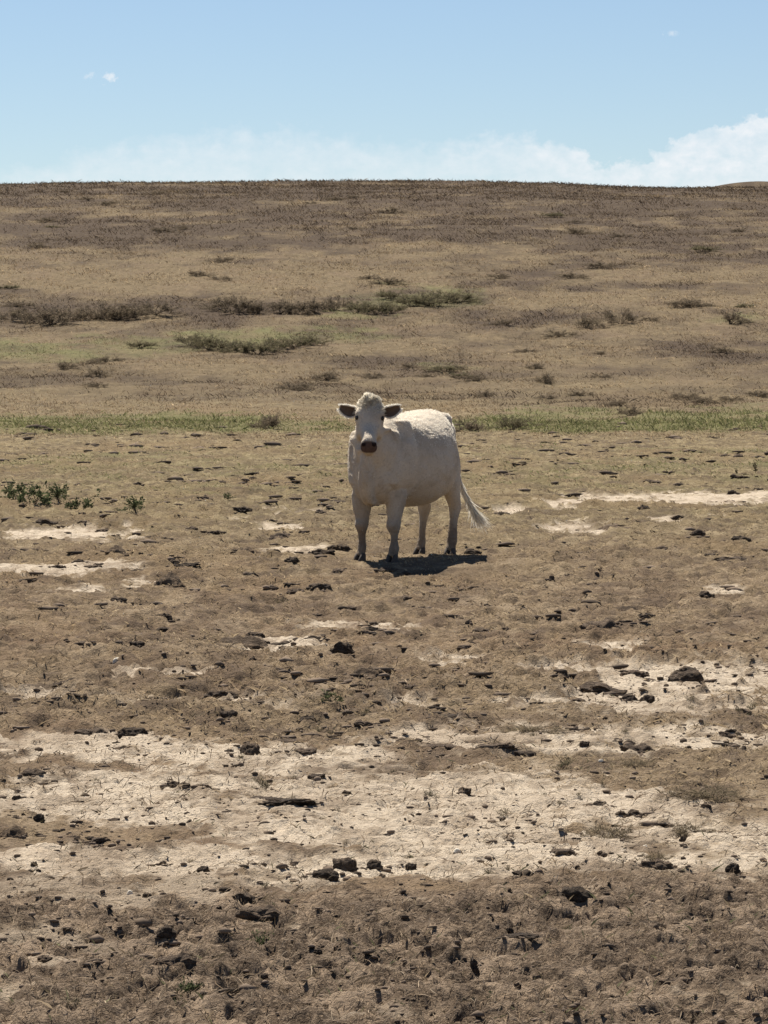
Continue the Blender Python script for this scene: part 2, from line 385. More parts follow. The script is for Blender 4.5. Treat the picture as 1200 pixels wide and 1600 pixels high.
def ground_shader(K):
    p = K.pos(); n_f = K.noise(p, 38, 5, 0.65); n_m = K.noise(p, 7, 5, 0.6); n_l = K.noise(p, 0.9, 4, 0.6); n_g = K.noise(p, 140, 3, 0.7)
    pv = K.pos((1, 0.5, 1)); n_h = K.noise(pv, 0.35, 5, 0.65); n_x = K.step(K.noise(pv, 3.2, 7, 0.78), .28, .72)
    geo = K.n.new('ShaderNodeNewGeometry'); sx = K.n.new('ShaderNodeSeparateXYZ'); K.l.new(geo.outputs['Position'], sx.inputs[0])
    sod = K.mix(n_m, (0.128, 0.093, 0.058), (0.250, 0.186, 0.119))
    sod = K.mix(K.step(n_f, .45, .75), sod, (0.335, 0.255, 0.17))
    ps = K.pos((1, 0.45, 1)); m1 = K.noise(ps, 1.1, 6, 0.66, .5); m2 = K.noise(ps, 0.28, 4, 0.6, .3); m3 = K.noise(ps, 3.6, 5, .68, .4)
    sod = K.mix(K.math('MULTIPLY', K.step(m1, .45, .60), .85), sod, (0.140, 0.100, 0.068))
    sod = K.mix(K.math('MULTIPLY', K.step(m3, .50, .62), .75), sod, (0.125, 0.092, 0.066))
    sod = K.mix(K.math('MULTIPLY', K.step(m3, .50, .34), .45), sod, (0.37, 0.288, 0.20))
    sod = K.mix(K.math('MULTIPLY', K.step(m2, .47, .62), .5), sod, (0.20, 0.135, 0.085))
    turf = K.mix(K.step(K.math('ADD', sx.outputs[1], K.math('MULTIPLY', m2, 24)), 38, 56), (.99, .98, .96), (.96, 1.0, .88))   # redder worn turf nearby, more olive farther out
    sod = K.mix(1.0, sod, turf, 'MULTIPLY')
    st = K.noise(K.pos((.5, 1.6, 1)), 2.6, 5, .7, .3)
    sod = K.mix(K.math('MULTIPLY', K.step(st, .52, .64), .7), sod, (.100, .073, .052))
    hill = K.mix(n_x, (0.086, 0.064, 0.038), (0.202, 0.153, 0.091))
    hill = K.mix(K.math('MULTIPLY', K.step(n_h, .46, .66), .35), hill, (0.15, 0.105, 0.072))
    hill = K.mix(K.math('MULTIPLY', K.attr('brush'), .85), hill, K.mix(n_x, (0.041, 0.029, 0.022), (0.076, 0.055, 0.039)))
    onhill = K.step(sx.outputs[1], 80, 150)
    col = K.mix(onhill, sod, hill)
    grn = K.mix(n_x, (0.098, 0.100, 0.042), (0.17, 0.158, 0.072))
    col = K.mix(K.math('MULTIPLY', K.attr('green'), .8), col, grn)
    pl = K.mix(n_m, (0.38, 0.305, 0.22), (0.64, 0.54, 0.418))
    pl = K.mix(K.step(n_f, .52, .75), pl, (0.25, 0.19, 0.13))
    pl = K.mix(K.step(n_g, .55, .8), pl, (0.66, 0.565, 0.445))
    pl = K.mix(K.math('MULTIPLY', K.step(m3, .48, .62), .75), pl, (0.27, 0.208, 0.148))
    pl = K.mix(K.math('MULTIPLY', K.step(m1, .48, .62), .55), pl, (0.34, 0.265, 0.19))
    col = K.mix(K.attr('pale'), col, pl)
    pm_ = K.pos((1, .6, 1)); u1 = K.noise(pm_, 5.5, 6, .68, .6)
    mu = K.mix(n_m, (0.058, 0.041, 0.029), (0.155, 0.113, 0.078))
    mu = K.mix(K.step(u1, .47, .62), mu, (0.25, 0.186, 0.13))
    mu = K.mix(K.math('MULTIPLY', K.step(u1, .46, .34), .8), mu, (0.052, 0.038, 0.028))
    mu = K.mix(K.step(n_f, .5, .75), mu, (0.26, 0.195, 0.137))
    mu = K.mix(K.math('MULTIPLY', K.step(n_g, .5, .7), .7), mu, (0.30, 0.23, 0.165))
    col = K.mix(K.attr('mulch'), col, mu)
    bh = K.math('ADD', K.math('MULTIPLY', n_f, 1.0), K.math('MULTIPLY', n_g, .35))
    return K.diffuse(col, K.bump(bh, 1.0, 0.03), 0.95, 0.05)
MAT_GROUND = material('pasture_ground', ground_shader)
ground = link('ground', g_me, None, MAT_GROUND)
tag(ground, kind='structure')
# ------------------------------------------------------------------ the cow
# frame of the cow: x to the right as seen, y away from the road, z up, origin on the ground between its feet
TH = math.radians(25.0)
FW = np.array([-math.sin(TH), -math.cos(TH), 0.0]); LF = np.array([math.cos(TH), -math.sin(TH), 0.0]); UP = np.array([0, 0, 1.0])
def bodyp(s, l, z): return FW * s + LF * l + UP * z
def loft(rings):
    """rings: list of (n,3) arrays -> verts, quads with fan caps"""
    n = len(rings[0]); V = np.concatenate(rings + [rings[0].mean(0)[None], rings[-1].mean(0)[None]]); Q = []
    for i in range(len(rings) - 1):
        for j in range(n):
            k = (j + 1) % n
            Q.append((i * n + j, i * n + k, (i + 1) * n + k, (i + 1) * n + j))
    c0 = len(rings) * n; c1 = c0 + 1; T = []
    for j in range(n):
        k = (j + 1) % n
        T.append((c0, k, j)); T.append((c1, (len(rings) - 1) * n + j, (len(rings) - 1) * n + k))
    return V, [tuple(q) for q in Q] + T
def smooth_stations(st, n):
    """Catmull-Rom through the rows of st"""
    st = np.asarray(st, float); m = len(st); out = []
    for t in np.linspace(0, m - 1, n):
        i = min(int(t), m - 2); f = t - i
        p0 = st[max(i - 1, 0)]; p1 = st[i]; p2 = st[i + 1]; p3 = st[min(i + 2, m - 1)]
        out.append(0.5 * ((2 * p1) + (-p0 + p2) * f + (2 * p0 - 5 * p1 + 4 * p2 - p3) * f * f + (-p0 + 3 * p1 - 3 * p2 + p3) * f ** 3))
    return np.array(out)
ANG = np.linspace(0, 2 * math.pi, 32, endpoint=False)
def spow(v, p): return np.sign(v) * np.abs(v) ** p
pieces = []
# trunk: s forward, half width, top, bottom, height of the widest place (0..1), lateral shift
TR = [(-.92, .03, 1.16, 1.03, .5), (-.89, .085, 1.215, .92, .5), (-.80, .148, 1.275, .80, .54), (-.64, .198, 1.335, .70, .56), (-.50, .250, 1.36, .66, .50), (-.32, .385, 1.36, .57, .43),
      (-.12, .445, 1.335, .492, .42), (.10, .430, 1.31, .478, .43), (.32, .365, 1.305, .515, .46), (.50, .320, 1.32, .52, .5), (.64, .29, 1.29, .525, .5), (.76, .225, 1.22, .56, .5), (.85, .14, 1.10, .66, .5), (.88, .05, .98, .76, .5)]
rings = []
for s, w, zt, zb, k in smooth_stations(TR, 40):
    zc = zb + k * (zt - zb)
    c, sn = np.cos(ANG), np.sin(ANG)
    yy = max(w, .01) * spow(c, .86); zz = np.where(sn > 0, (zt - zc) * spow(sn, .88), (zc - zb) * spow(sn, .92))
    rings.append(bodyp(s, 0, 0) + LF * yy[:, None] + UP * (zc + zz)[:, None])
pieces.append(loft(rings))
def tube(st, n, ax1, ax2, p=1.0):
    """st rows: x,y,z,r1,r2 -> loft around the path with radii along ax1 / ax2"""
    R = []
    for r in smooth_stations(st, n):
        R.append(r[:3] + np.outer(np.cos(ANG) * max(r[3], .004), ax1) + np.outer(np.sin(ANG) * max(r[4], .004), ax2))
    return loft(R)
HOOF = []
def leg(rows, side_tilt=None):
    st = []
    for z, s, l, rf, rl in rows: st.append((*bodyp(s, l, z), rf, rl))
    pieces.append(tube(st, 34, FW, LF))
# image-right = cow's left (+l)
for l0, ds in ((-.160, .0), (.155, -.015)):
    sg = 1 if l0 > 0 else -1
    leg([(1.02, .52, sg * .17, .20, .10), (.85, .55 + ds, sg * .185, .17, .115), (.68, .585 + ds, l0 + sg * .012, .125, .098), (.55, .60 + ds, l0 + sg * .008, .098, .090), (.46, .61 + ds, l0 + sg * .004, .080, .075), (.385, .617 + ds, l0, .064, .060),
         (.33, .634 + ds, l0, .072, .066), (.285, .626 + ds, l0, .056, .055), (.235, .618 + ds, l0, .039, .037), (.17, .618 + ds, l0, .037, .0355), (.12, .622 + ds, l0, .047, .046), (.092, .632 + ds, l0, .045, .045), (.055, .65 + ds, l0, .046, .047), (.045, .655 + ds, l0, .03, .03)])
    HOOF.append((.665 + ds, l0))
for l0, ds in ((-.150, .0), (.150, -.03)):
    sg = 1 if l0 > 0 else -1
    leg([(1.12, -.55, sg * .10, .22, .10), (.95, -.58 + ds, sg * .112, .24, .105), (.80, -.60 + ds, sg * .125, .21, .100), (.66, -.625 + ds, l0 - sg * .008, .150, .086), (.55, -.68 + ds, l0, .096, .068), (.47, -.722 + ds, l0, .080, .060),
         (.415, -.735 + ds, l0, .076, .058), (.35, -.715 + ds, l0, .056, .048), (.27, -.695 + ds, l0, .046, .041), (.18, -.68 + ds, l0, .044, .040), (.125, -.67 + ds, l0, .050, .046), (.092, -.655 + ds, l0, .046, .045), (.055, -.638 + ds, l0, .046, .047), (.045, -.63 + ds, l0, .03, .03)])
    HOOF.append((-.625 + ds, l0))
# neck: from the shoulders up to the poll and along the throat
HD_A = np.array([-.012, -.265, -.42]); HD_L = np.linalg.norm(HD_A); HD_A /= HD_L
POLL = np.array([-.332, -.83, 1.425]); HL = .49
HX = np.array([1.0, 0, -.025]); HX /= np.linalg.norm(HX)
HN = np.cross(HD_A, HX); HN /= np.linalg.norm(HN)
if HN[1] > 0: HN = -HN                      # out of the forehead
HX = np.cross(HN, HD_A); HX /= np.linalg.norm(HX)
if HX[0] < 0: HX = -HX
def headp(t, a, b): return POLL + HD_A * HL * t + HX * a + HN * b
nk = [(.30, 0, .98, .30, .24), (.52, 0, 1.01, .30, .245), (.68, .01, 1.05, .27, .205), (.80, .03, 1.13, .215, .155)]
st = [(*bodyp(s, l, z), r1, r2) for s, l, z, r1, r2 in nk]
NA = np.array([0, -.35, .94])
R = []
ctr = [bodyp(.28, 0, .96), bodyp(.50, 0, .99), bodyp(.68, .01, 1.03), bodyp(.82, .04, 1.10), headp(.30, .0, -.165), headp(.24, 0, -.06), headp(.22, 0, .0)]
rad = [(.30, .25), (.305, .26), (.275, .215), (.225, .155), (.170, .118), (.12, .10), (.06, .06)]
cc = smooth_stations([(*c, *r) for c, r in zip(ctr, rad)], 24)
for i, r in enumerate(cc):
    d0 = cc[min(i + 1, 23)][:3] - cc[max(i - 1, 0)][:3]; d0 /= np.linalg.norm(d0)
    sd = np.cross(d0, UP); sd /= np.linalg.norm(sd); vu = np.cross(sd, d0)
    R.append(r[:3] + np.outer(np.cos(ANG) * r[4], sd) + np.outer(np.sin(ANG) * r[3], vu))
pieces.append(loft(R))
# dewlap / brisket fold hanging in front of the chest
dw = [(*headp(.55, .0, -.20), .05, .045), (*bodyp(.93, .04, .98), .075, .055), (*bodyp(.93, .03, .84), .085, .06), (*bodyp(.90, .015, .70), .09, .065), (*bodyp(.84, .0, .585), .085, .06), (*bodyp(.76, 0, .515), .075, .05), (*bodyp(.66, 0, .52), .06, .05)]
pieces.append(tube(dw, 22, FW, LF))
# shoulder point and hip bones
def blob(c, r1, r2, r3, a1=FW, a2=LF, a3=UP):
    R = []
    for v in np.linspace(-1, 1, 11)[1:-1]:
        q = math.sqrt(1 - v * v)
        R.append(c + a3 * r3 * v + np.outer(np.cos(ANG) * r1 * q, a1) + np.outer(np.sin(ANG) * r2 * q, a2))
    pieces.append(loft(R))
for sg in (-1, 1):
    blob(bodyp(.66, sg * .165, .92), .16, .10, .33)
    blob(bodyp(.50, sg * .175, 1.12), .14, .11, .20)
    blob(bodyp(-.47, sg * .135, 1.25), .13, .10, .095)
blob(bodyp(-.08, 0, .75), .52, .40, .265)
# head
HS = [(-.10, .055, .010, .050), (-.06, .085, .045, .085), (.03, .110, .066, .11), (.15, .126, .074, .14), (.27, .135, .076, .170), (.37, .130, .068, .190), (.48, .104, .055, .195), (.60, .086, .066, .168), (.72, .070, .087, .130), (.82, .070, .106, .105), (.89, .076, .110, .096), (.95, .076, .096, .090), (1.0, .066, .064, .074), (1.03, .035, .014, .045)]
R = []
for t, w, f, b in smooth_stations(HS, 34):
    c, sn = np.cos(ANG), np.sin(ANG)
    wq = w * np.where(sn < 0, 1 - .30 * np.abs(sn), 1.0)
    R.append(headp(t, 0, 0) + np.outer(wq * spow(c, float(np.interp(t, [.25, .5, .78, .9], [.8, 1.15, 1.15, .85]))), HX) + np.outer(np.where(sn > 0, f * spow(sn, .85), b * spow(sn, .85)), HN))
pieces.append(loft(R))
for sg in (-1, 1):
    blob(headp(.265, sg * .106, .032), .030, .042, .046, HX, HN, HD_A)          # brow over the eye
    blob(headp(.46, sg * .088, -.085), .036, .085, .10, HX, HN, HD_A)           # cheek
    blob(headp(.92, sg * .042, .064), .032, .030, .034, HX, HN, HD_A)           # nostril wing
blob(headp(.90, 0, -.088), .052, .040, .055, HX, HN, HD_A)                       # chin
blob(headp(-.03, 0, .02), .085, .065, .075, HX, HN, HD_A)                        # poll
# tail: hangs from the rump, swung to the cow's left
tailc = [(*bodyp(-.78, 0, 1.27), .06, .05), (*bodyp(-.90, 0, 1.255), .048, .04), (*bodyp(-.985, .015, 1.15), .036, .036), (.455, .88, .98, .03, .03), (.475, .86, .82, .029, .029), (.505, .84, .68, .023, .023), (.56, .82, .55, .021, .021), (.615, .81, .455, .016, .016), (.65, .80, .40, .014, .014)]
pieces.append(tube(tailc, 30, np.array([1., 0, 0]), np.array([0, 1., 0])))
V = []; Fc = []; off = 0
for v, f in pieces:
    V.append(v); Fc += [tuple(int(i) + off for i in q) for q in f]; off += len(v)
me = bpy.data.meshes.new('cow_rough'); me.from_pydata(np.concatenate(V).tolist(), [], Fc); me.update()
bm = bmesh.new(); bm.from_mesh(me); bmesh.ops.recalc_face_normals(bm, faces=bm.faces); bm.to_mesh(me); bm.free()
tmp = bpy.data.objects.new('cow_rough', me); COL.objects.link(tmp)
rm = tmp.modifiers.new('r', 'REMESH'); rm.mode = 'VOXEL'; rm.voxel_size = 0.0105; rm.use_smooth_shade = True
sm = tmp.modifiers.new('s', 'SMOOTH'); sm.factor = 0.5; sm.iterations = 14
dg = bpy.context.evaluated_depsgraph_get()
b_me = bpy.data.meshes.new_from_object(tmp.evaluated_get(dg)); b_me.name = 'cow_body'
bpy.data.objects.remove(tmp); bpy.data.meshes.remove(me)
nv = len(b_me.vertices); bv = np.empty(nv * 3, np.float32); b_me.vertices.foreach_get('co', bv); bv = bv.reshape(-1, 3).astype(float)
bn = np.empty(nv * 3, np.float32); b_me.vertex_normals.foreach_get('vector', bn); bn = bn.reshape(-1, 3).astype(float)
sl = bv @ FW; ll = bv @ LF; zl = bv[:, 2]
ht = (bv - POLL) @ HD_A / HL; hx = (bv - POLL) @ HX; hn = (bv - POLL) @ HN
onhead = (ht > -.2) & (ht < 1.15) & (np.abs(hx) < .2) & (hn > -.26) & (bv[:, 1] < -.6)
# skin relief: folds on the neck and shoulder, faint ribs, slack skin
fold = .006 * np.sin((sl * 26 + zl * 9 + 2 * vnoise(sl * 5, zl * 5, 3))) * np.exp(-((sl - .78) / .13) ** 2) * (zl > .7) * (~onhead)
lump = .010 * fbm(sl * 5 + ll * 3, zl * 5 + ll, 21, 3) * (~onhead) + .003 * fbm(bv[:, 0] * 18, zl * 18 + bv[:, 1] * 9, 22, 2)
flank = -.018 * np.exp(-((sl + .42) / .10) ** 2 - ((zl - 1.08) / .12) ** 2) * (np.abs(ll) > .15) - .012 * np.exp(-((sl - .36) / .06) ** 2 - ((zl - .85) / .3) ** 2) * (np.abs(ll) > .12)
groove = -.014 * np.exp(-((ll) / .02) ** 2) * (sl > .7) * (zl < .95) * (~onhead)
def crease(a, b, depth, width):
    a = np.array(a); b = np.array(b); p2 = np.stack([sl, zl], 1); ab = b - a
    t = np.clip(((p2 - a) @ ab) / (ab @ ab), 0, 1); dd = np.linalg.norm(p2 - a - t[:, None] * ab, axis=1)
    return -depth * np.exp(-(dd / width) ** 2) * (np.abs(ll) > .10) * (~onhead)
form = crease((.41, 1.16), (.45, .64), .022, .04) + crease((-.40, 1.16), (-.39, .66), .026, .055) + crease((.60, 1.24), (.80, .82), .018, .035) + crease((-.70, 1.12), (-.63, .74), .010, .03)
form += -crease((.56, 1.05), (.58, .78), .018, .07) - crease((-.50, .95), (-.50, .70), .016, .06) + crease((.50, .66), (.70, .66), .014, .03)
bv += bn * (fold + 1.1 * lump + flank + groove + form)[:, None]
# eye sockets and nostrils pressed in
for sg in (-1, 1):
    for c, r, dp in ((headp(.33, sg * .112, .045), .026, .008), (headp(.945, sg * .046, .09), .017, .012)):
        q = np.exp(-(np.linalg.norm(bv - c, axis=1) / r) ** 2); bv -= bn * (dp * q)[:, None]
b_me.vertices.foreach_set('co', bv.astype(np.float32).ravel())
nose = (sstep(.895, .93, ht) * sstep(-.02, .005, hn) * (1 - sstep(.075, .10, np.abs(hx)))) * onhead
dirt = np.clip((1 - sstep(.12, .46, zl)) * .85 + .3 * (1 - sstep(.35, .8, zl)), 0, 1)
for an, av in (('nose', nose), ('dirt', dirt), ('poll', onhead * 1.0)):
    a = b_me.attributes.new(an, 'FLOAT', 'POINT'); a.data.foreach_set('value', av.astype(np.float32))
b_me.polygons.foreach_set('use_smooth', np.ones(len(b_me.polygons), bool)); b_me.update()

def hide_shader(K):
    p = K.pos(); n1 = K.noise(p, 9, 5, .6); n2 = K.noise(p, 60, 4, .65); n3 = K.noise(p, 3, 4, .6)
    c = K.mix(n1, (.51, .43, .335), (.66, .575, .46))
    c = K.mix(K.math('MULTIPLY', K.step(n2, .48, .70), .5), c, (.35, .285, .215))
    c = K.mix(K.math('MULTIPLY', K.step(K.noise(p, 5.5, 6, .7, .6), .54, .66), .45), c, (.30, .235, .17))
    c = K.mix(K.math('MULTIPLY', K.step(n3, .46, .64), .5), c, (.37, .295, .215))
    c = K.mix(K.math('MULTIPLY', K.attr('dirt'), K.math('ADD', n1, .35), True), c, (.17, .125, .088))
    c = K.mix(K.attr('nose'), c, K.mix(n2, (.045, .031, .027), (.15, .102, .085)))
    return K.diffuse(c, K.bump(K.math('ADD', K.math('ADD', n2, K.noise(K.pos((1, 1, .5)), 24, 5, .65, .5)), K.math('MULTIPLY', K.noise(p, 160, 2, .6), .5)), .8, .014), .85, .12)
MAT_HIDE = material('cow_hide', hide_shader)
def plain(name, col, rough=.7, spec=.3, var=.3, scale=40):
    def f(K):
        n = K.noise(K.pos(), scale, 4, .6)
        return K.diffuse(K.mix(n, tuple(c * (1 - var) for c in col), tuple(c * (1 + var) for c in col)), None, rough, spec)
    return material(name, f)
MAT_HOOF = plain('hoof_horn', (.075, .06, .05), .8, .2)
MAT_EYE = plain('eye_dark', (.012, .009, .008), .15, .5, .1)
MAT_NOSTRIL = plain('nostril_dark', (.02, .012, .011), .8, .1, .2)
MAT_HAIR = material('cow_hair', lambda K: K.leafy(K.attr('tint', True), .5))
MAT_EAR = material('ear_hide', lambda K: K.diffuse(K.mix(K.attr('inner'), (.68, .62, .54), K.mix(K.noise(K.pos(), 90, 3, .6), (.06, .042, .032), (.21, .15, .11))), None, .9, .1))

cow = link('cow', None)
cow.location = (COW_AT[0], COW_AT[1], float(height(*COW_AT)[0]) - .006)
tag(cow, 'big cream white cow standing on the dry pasture, facing the viewer, tail swung aside', 'cow')
body = link('body', b_me, cow, MAT_HIDE)
# hooves: two claws each, dew claws behind
def claw_mesh():
    bmh = bmesh.new()
    for sg in (-1, 1):
        rings = []
        for z, f, r1, r2 in ((.0, .012, .066, .031), (.012, .012, .066, .031), (.045, .0, .050, .027), (.075, -.012, .036, .022), (.082, -.014, .02, .012)):
            ring = []
            for k in range(14):
                a = 2 * math.pi * k / 14
                q = r1 * math.cos(a) * (1.0 if math.cos(a) > 0 else .75)
                ring.append(bmh.verts.new((f + q, sg * .029 + r2 * math.sin(a) * (1 - .35 * max(0, math.cos(a))), z)))
            rings.append(ring)
        for a_, b_ in zip(rings[:-1], rings[1:]):
            for k in range(14): bmh.faces.new((a_[k], a_[(k + 1) % 14], b_[(k + 1) % 14], b_[k]))
        bmh.faces.new(rings[0][::-1]); bmh.faces.new(rings[-1])
    m = bpy.data.meshes.new('hoof'); bmesh.ops.recalc_face_normals(bmh, faces=bmh.faces); bmh.to_mesh(m); bmh.free()
    for p_ in m.polygons: p_.use_smooth = True
    return m
hm = claw_mesh(); hm.materials.append(MAT_HOOF)
for s, l in HOOF:
    o = link('hoof', hm, cow); q = bodyp(s, l, 0); o.location = (q[0], q[1], -.012)
    o.rotation_euler = (0, 0, math.atan2(FW[1], FW[0]) + (0.06 if l > 0 else -0.1))
# eyes, nostrils
def ball(name, c, rad, axes, mat, n=2):
    bmh = bmesh.new(); bmesh.ops.create_icosphere(bmh, subdivisions=n, radius=1.0)
    for v in bmh.verts:
        q = c + sum(axes[i] * (rad[i] * v.co[i]) for i in range(3)); v.co = Vector(q)
    m = bpy.data.meshes.new(name); bmh.to_mesh(m); bmh.free()
    for p_ in m.polygons: p_.use_smooth = True
    return link(name, m, cow, mat)
for sg in (-1, 1):
    ball('eye', headp(.34, sg * .116, .038), (.015, .024, .024), (HX, HN, HD_A), MAT_EYE)
    ball('nostril', headp(.955, sg * .048, .080), (.019, .022, .022), (HX, HN, HD_A), MAT_NOSTRIL)
# mouth line
# ears: cupped leaf, open towards the viewer
def ear(sg):
    root = headp(.15, sg * .100, -.02)
    tip = root + np.array([sg * .174, -.01, .052 if sg > 0 else .046]); ax = tip - root; Lr = np.linalg.norm(ax); ax /= Lr
    fr = np.array([sg * -.10, -.95, -.18]); fr -= ax * (fr @ ax); fr /= np.linalg.norm(fr)
    wd = np.cross(ax, fr); wd *= np.sign(wd[2])
    nu, nv_ = 17, 13; Vv = []; inn = []
    for side in (0, 1):
        for i in range(nu):
            u = i / (nu - 1)
            w = .050 * (math.sin(math.pi * min(1, (u * .86 + .10))) ** .62) * (1.0 if u > .25 else .62 + 1.5 * u)
            for j in range(nv_):
                v = j / (nv_ - 1) * 2 - 1
                cup = .042 * (1 - v * v) * (1 - .5 * u)
                p_ = root + ax * Lr * u + wd * w * v - fr * (cup - .02) - fr * (.010 if side else 0) * (1 - v ** 4)
                p_ = p_ - UP * .015 * math.sin(math.pi * u)
                Vv.append(p_); inn.append(1.0 if side == 0 and abs(v) < .86 and u < .96 else 0.0)
    Q = []
    for side in (0, 1):
        o_ = side * nu * nv_
        for i in range(nu - 1):
            for j in range(nv_ - 1):
                q = (o_ + i * nv_ + j, o_ + i * nv_ + j + 1, o_ + (i + 1) * nv_ + j + 1, o_ + (i + 1) * nv_ + j)
                Q.append(q if side else q[::-1])
    m = raw_mesh('ear', np.array(Vv), np.array(Q), True, {'inner': np.array(inn)})
    return link('ear', m, cow, MAT_EAR), root, ax, Lr, wd, fr
EARS = [ear(-1), ear(1)]
# ---- hair: single tapering strands
def strands(name, P0, D, Ln, W, C, bend, parent):
    """P0 roots (n,3), D directions, Ln lengths, W widths, C colours (n,3), bend vectors (n,3) -> 3-triangle strands"""
    n = len(P0)
    vw = np.array([0.0, -1.0, 0.05])
    sd = np.cross(D, vw + rng.normal(0, .5, (n, 3))); sd /= np.linalg.norm(sd, axis=1)[:, None] + 1e-9
    mid = P0 + D * (Ln * .55)[:, None] + bend * (Ln * .12)[:, None]
    tip = P0 + D * Ln[:, None] + bend * (Ln * .5)[:, None]
    h = sd * (W / 2)[:, None]
    Vv = np.stack([P0 - h, P0 + h, mid + h * .8, mid - h * .8, tip], 1).reshape(-1, 3)
    b0 = np.arange(n)[:, None] * 5
    T = np.concatenate([b0 + np.array([[0, 1, 2]]), b0 + np.array([[0, 2, 3]]), b0 + np.array([[3, 2, 4]])])
    return link(name, raw_mesh(name, Vv, T, False, {'tint': np.repeat(C, 5, 0)}), parent, MAT_HAIR)
b_me.calc_loop_triangles()
tri = np.empty(len(b_me.loop_triangles) * 3, np.int32); b_me.loop_triangles.foreach_get('vertices', tri); tri = tri.reshape(-1, 3)
A, Bb, Cc = bv[tri[:, 0]], bv[tri[:, 1]], bv[tri[:, 2]]
ar = np.linalg.norm(np.cross(Bb - A, Cc - A), axis=1)
def sample(n, weight):
    w = ar * weight[tri].mean(1); w = w / w.sum()
    k = rng.choice(len(tri), n, p=w); r1 = np.sqrt(rng.random(n)); r2 = rng.random(n)
    p_ = A[k] * (1 - r1)[:, None] + Bb[k] * (r1 * (1 - r2))[:, None] + Cc[k] * (r1 * r2)[:, None]
    q = bn[tri[k]].mean(1); q /= np.linalg.norm(q, axis=1)[:, None] + 1e-9
    return p_, q
def unit(v): return v / (np.linalg.norm(v, axis=1)[:, None] + 1e-9)
# short coat over the trunk, longer and rougher along the back
wt = (1 - nose) * np.where(zl > .45, .05, .05) * (1 + 40.0 * sstep(.15, .7, bn[:, 2]))
wt = wt * np.where(onhead & (ht > .12), .3, 1.0)
p_, q = sample(26000, wt)
up_ = np.clip(q[:, 2], 0, 1)
onh = ((p_ - POLL) @ HD_A / HL > .1) & (p_[:, 1] < -.75) & (np.abs((p_ - POLL) @ HX) < .16) & ((p_ - POLL) @ HN > -.2)
flow = np.where(onh[:, None], HD_A[None] * -.3, -FW[None] * .6 - UP[None] * .5)
ln = np.where(onh, .006, .007 + .008 * up_) * rng.uniform(.6, 1.5, len(p_))
cl_ = fbm(p_ @ FW * 14, p_[:, 2] * 14 + p_ @ LF * 9, 33, 2)
D = unit(q * (.45 + .3 * cl_)[:, None] + flow + rng.normal(0, .28, p_.shape))
dirtc = np.clip(1 - (p_[:, 2] - .1) / .4, 0, 1)[:, None] * .6
tone = rng.uniform(.82, 1.08, len(p_))[:, None]
Cw = (np.array([[.96, .91, .80]]) * (1 - dirtc) + np.array([[.28, .21, .15]]) * dirtc) * tone  # paler than the hide; crowded on the back, this colour brightens its sunlit top
strands('coat_hair', p_ - q * .002, D, ln, np.full(len(p_), .0042), Cw, rng.normal(0, .25, p_.shape) - UP * .3, cow)
# curly forelock on the poll
wp = onhead * np.exp(-((ht + .0) / .13) ** 2) * np.exp(-((hx) / .13) ** 2) * (hn > -.06)
p_, q = sample(3600, wp)
curl = np.stack([vnoise(p_[:, 0] * 30, p_[:, 2] * 30, 51), vnoise(p_[:, 0] * 30, p_[:, 2] * 30, 52), vnoise(p_[:, 0] * 30, p_[:, 2] * 30, 53)], 1)
D = unit(q * .8 + curl * 1.0 + HN * .15 + UP * .12 + rng.normal(0, .25, p_.shape))
ln = rng.uniform(.014, .036, len(p_))
strands('forelock', p_ - q * .002, D, ln, np.full(len(p_), .0045), np.array([[.84, .78, .66]]) * rng.uniform(.65, 1.1, (len(p_), 1)), HD_A * .5 + curl * .6, cow)
# ear fringes
for o, root, ax, Lr, wd, fr in EARS:
    n = 900; u = rng.random(n); s_ = np.where(rng.random(n) < .55, 1, -1)
    w = .050 * np.sin(np.pi * np.minimum(1, u * .86 + .10)) ** .62 * np.where(u > .25, 1.0, .62 + 1.5 * u)
    P0 = root + ax * Lr * u[:, None] + wd * (w * s_ * .96)[:, None] + fr * .018 - UP * (.015 * np.sin(np.pi * u))[:, None]
    D = unit(wd * s_[:, None] * .7 + ax * (.3 + u[:, None]) + fr * .1 + rng.normal(0, .3, (n, 3)))
    strands('ear_hair', P0, D, rng.uniform(.012, .028, n), np.full(n, .004), np.array([[.9, .86, .78]]) * rng.uniform(.8, 1.1, (n, 1)), rng.normal(0, .3, (n, 3)), cow)
# tail switch
tc_ = smooth_stations([t[:3] for t in tailc[4:]], 40)
n = 1500; k = (rng.random(n) ** .6 * 39).astype(int); ang = rng.uniform(0, 2 * math.pi, n)
rr = np.interp(k, [0, 20, 39], [.024, .020, .010])
P0 = tc_[k] + np.stack([np.cos(ang) * rr, np.sin(ang) * rr, np.zeros(n)], 1)
dirv = unit(tc_[np.minimum(k + 3, 39)] - tc_[np.maximum(k - 3, 0)])
sp = np.clip((k - 14) / 25, 0, 1)[:, None]
D = unit(dirv + rng.normal(0, .13, (n, 3)) + np.array([[.34, 0, .05]]) * rng.normal(.1, .8, (n, 1)) * sp)
strands('tail_switch', P0, D, rng.uniform(.04, .10, n) + .15 * sp[:, 0] * rng.random(n), np.full(n, .0055), np.array([[.92, .86, .74]]) * rng.uniform(.6, 1.15, (n, 1)), np.array([[.15, 0, -.35]]) + rng.normal(0, .15, (n, 3)), cow)
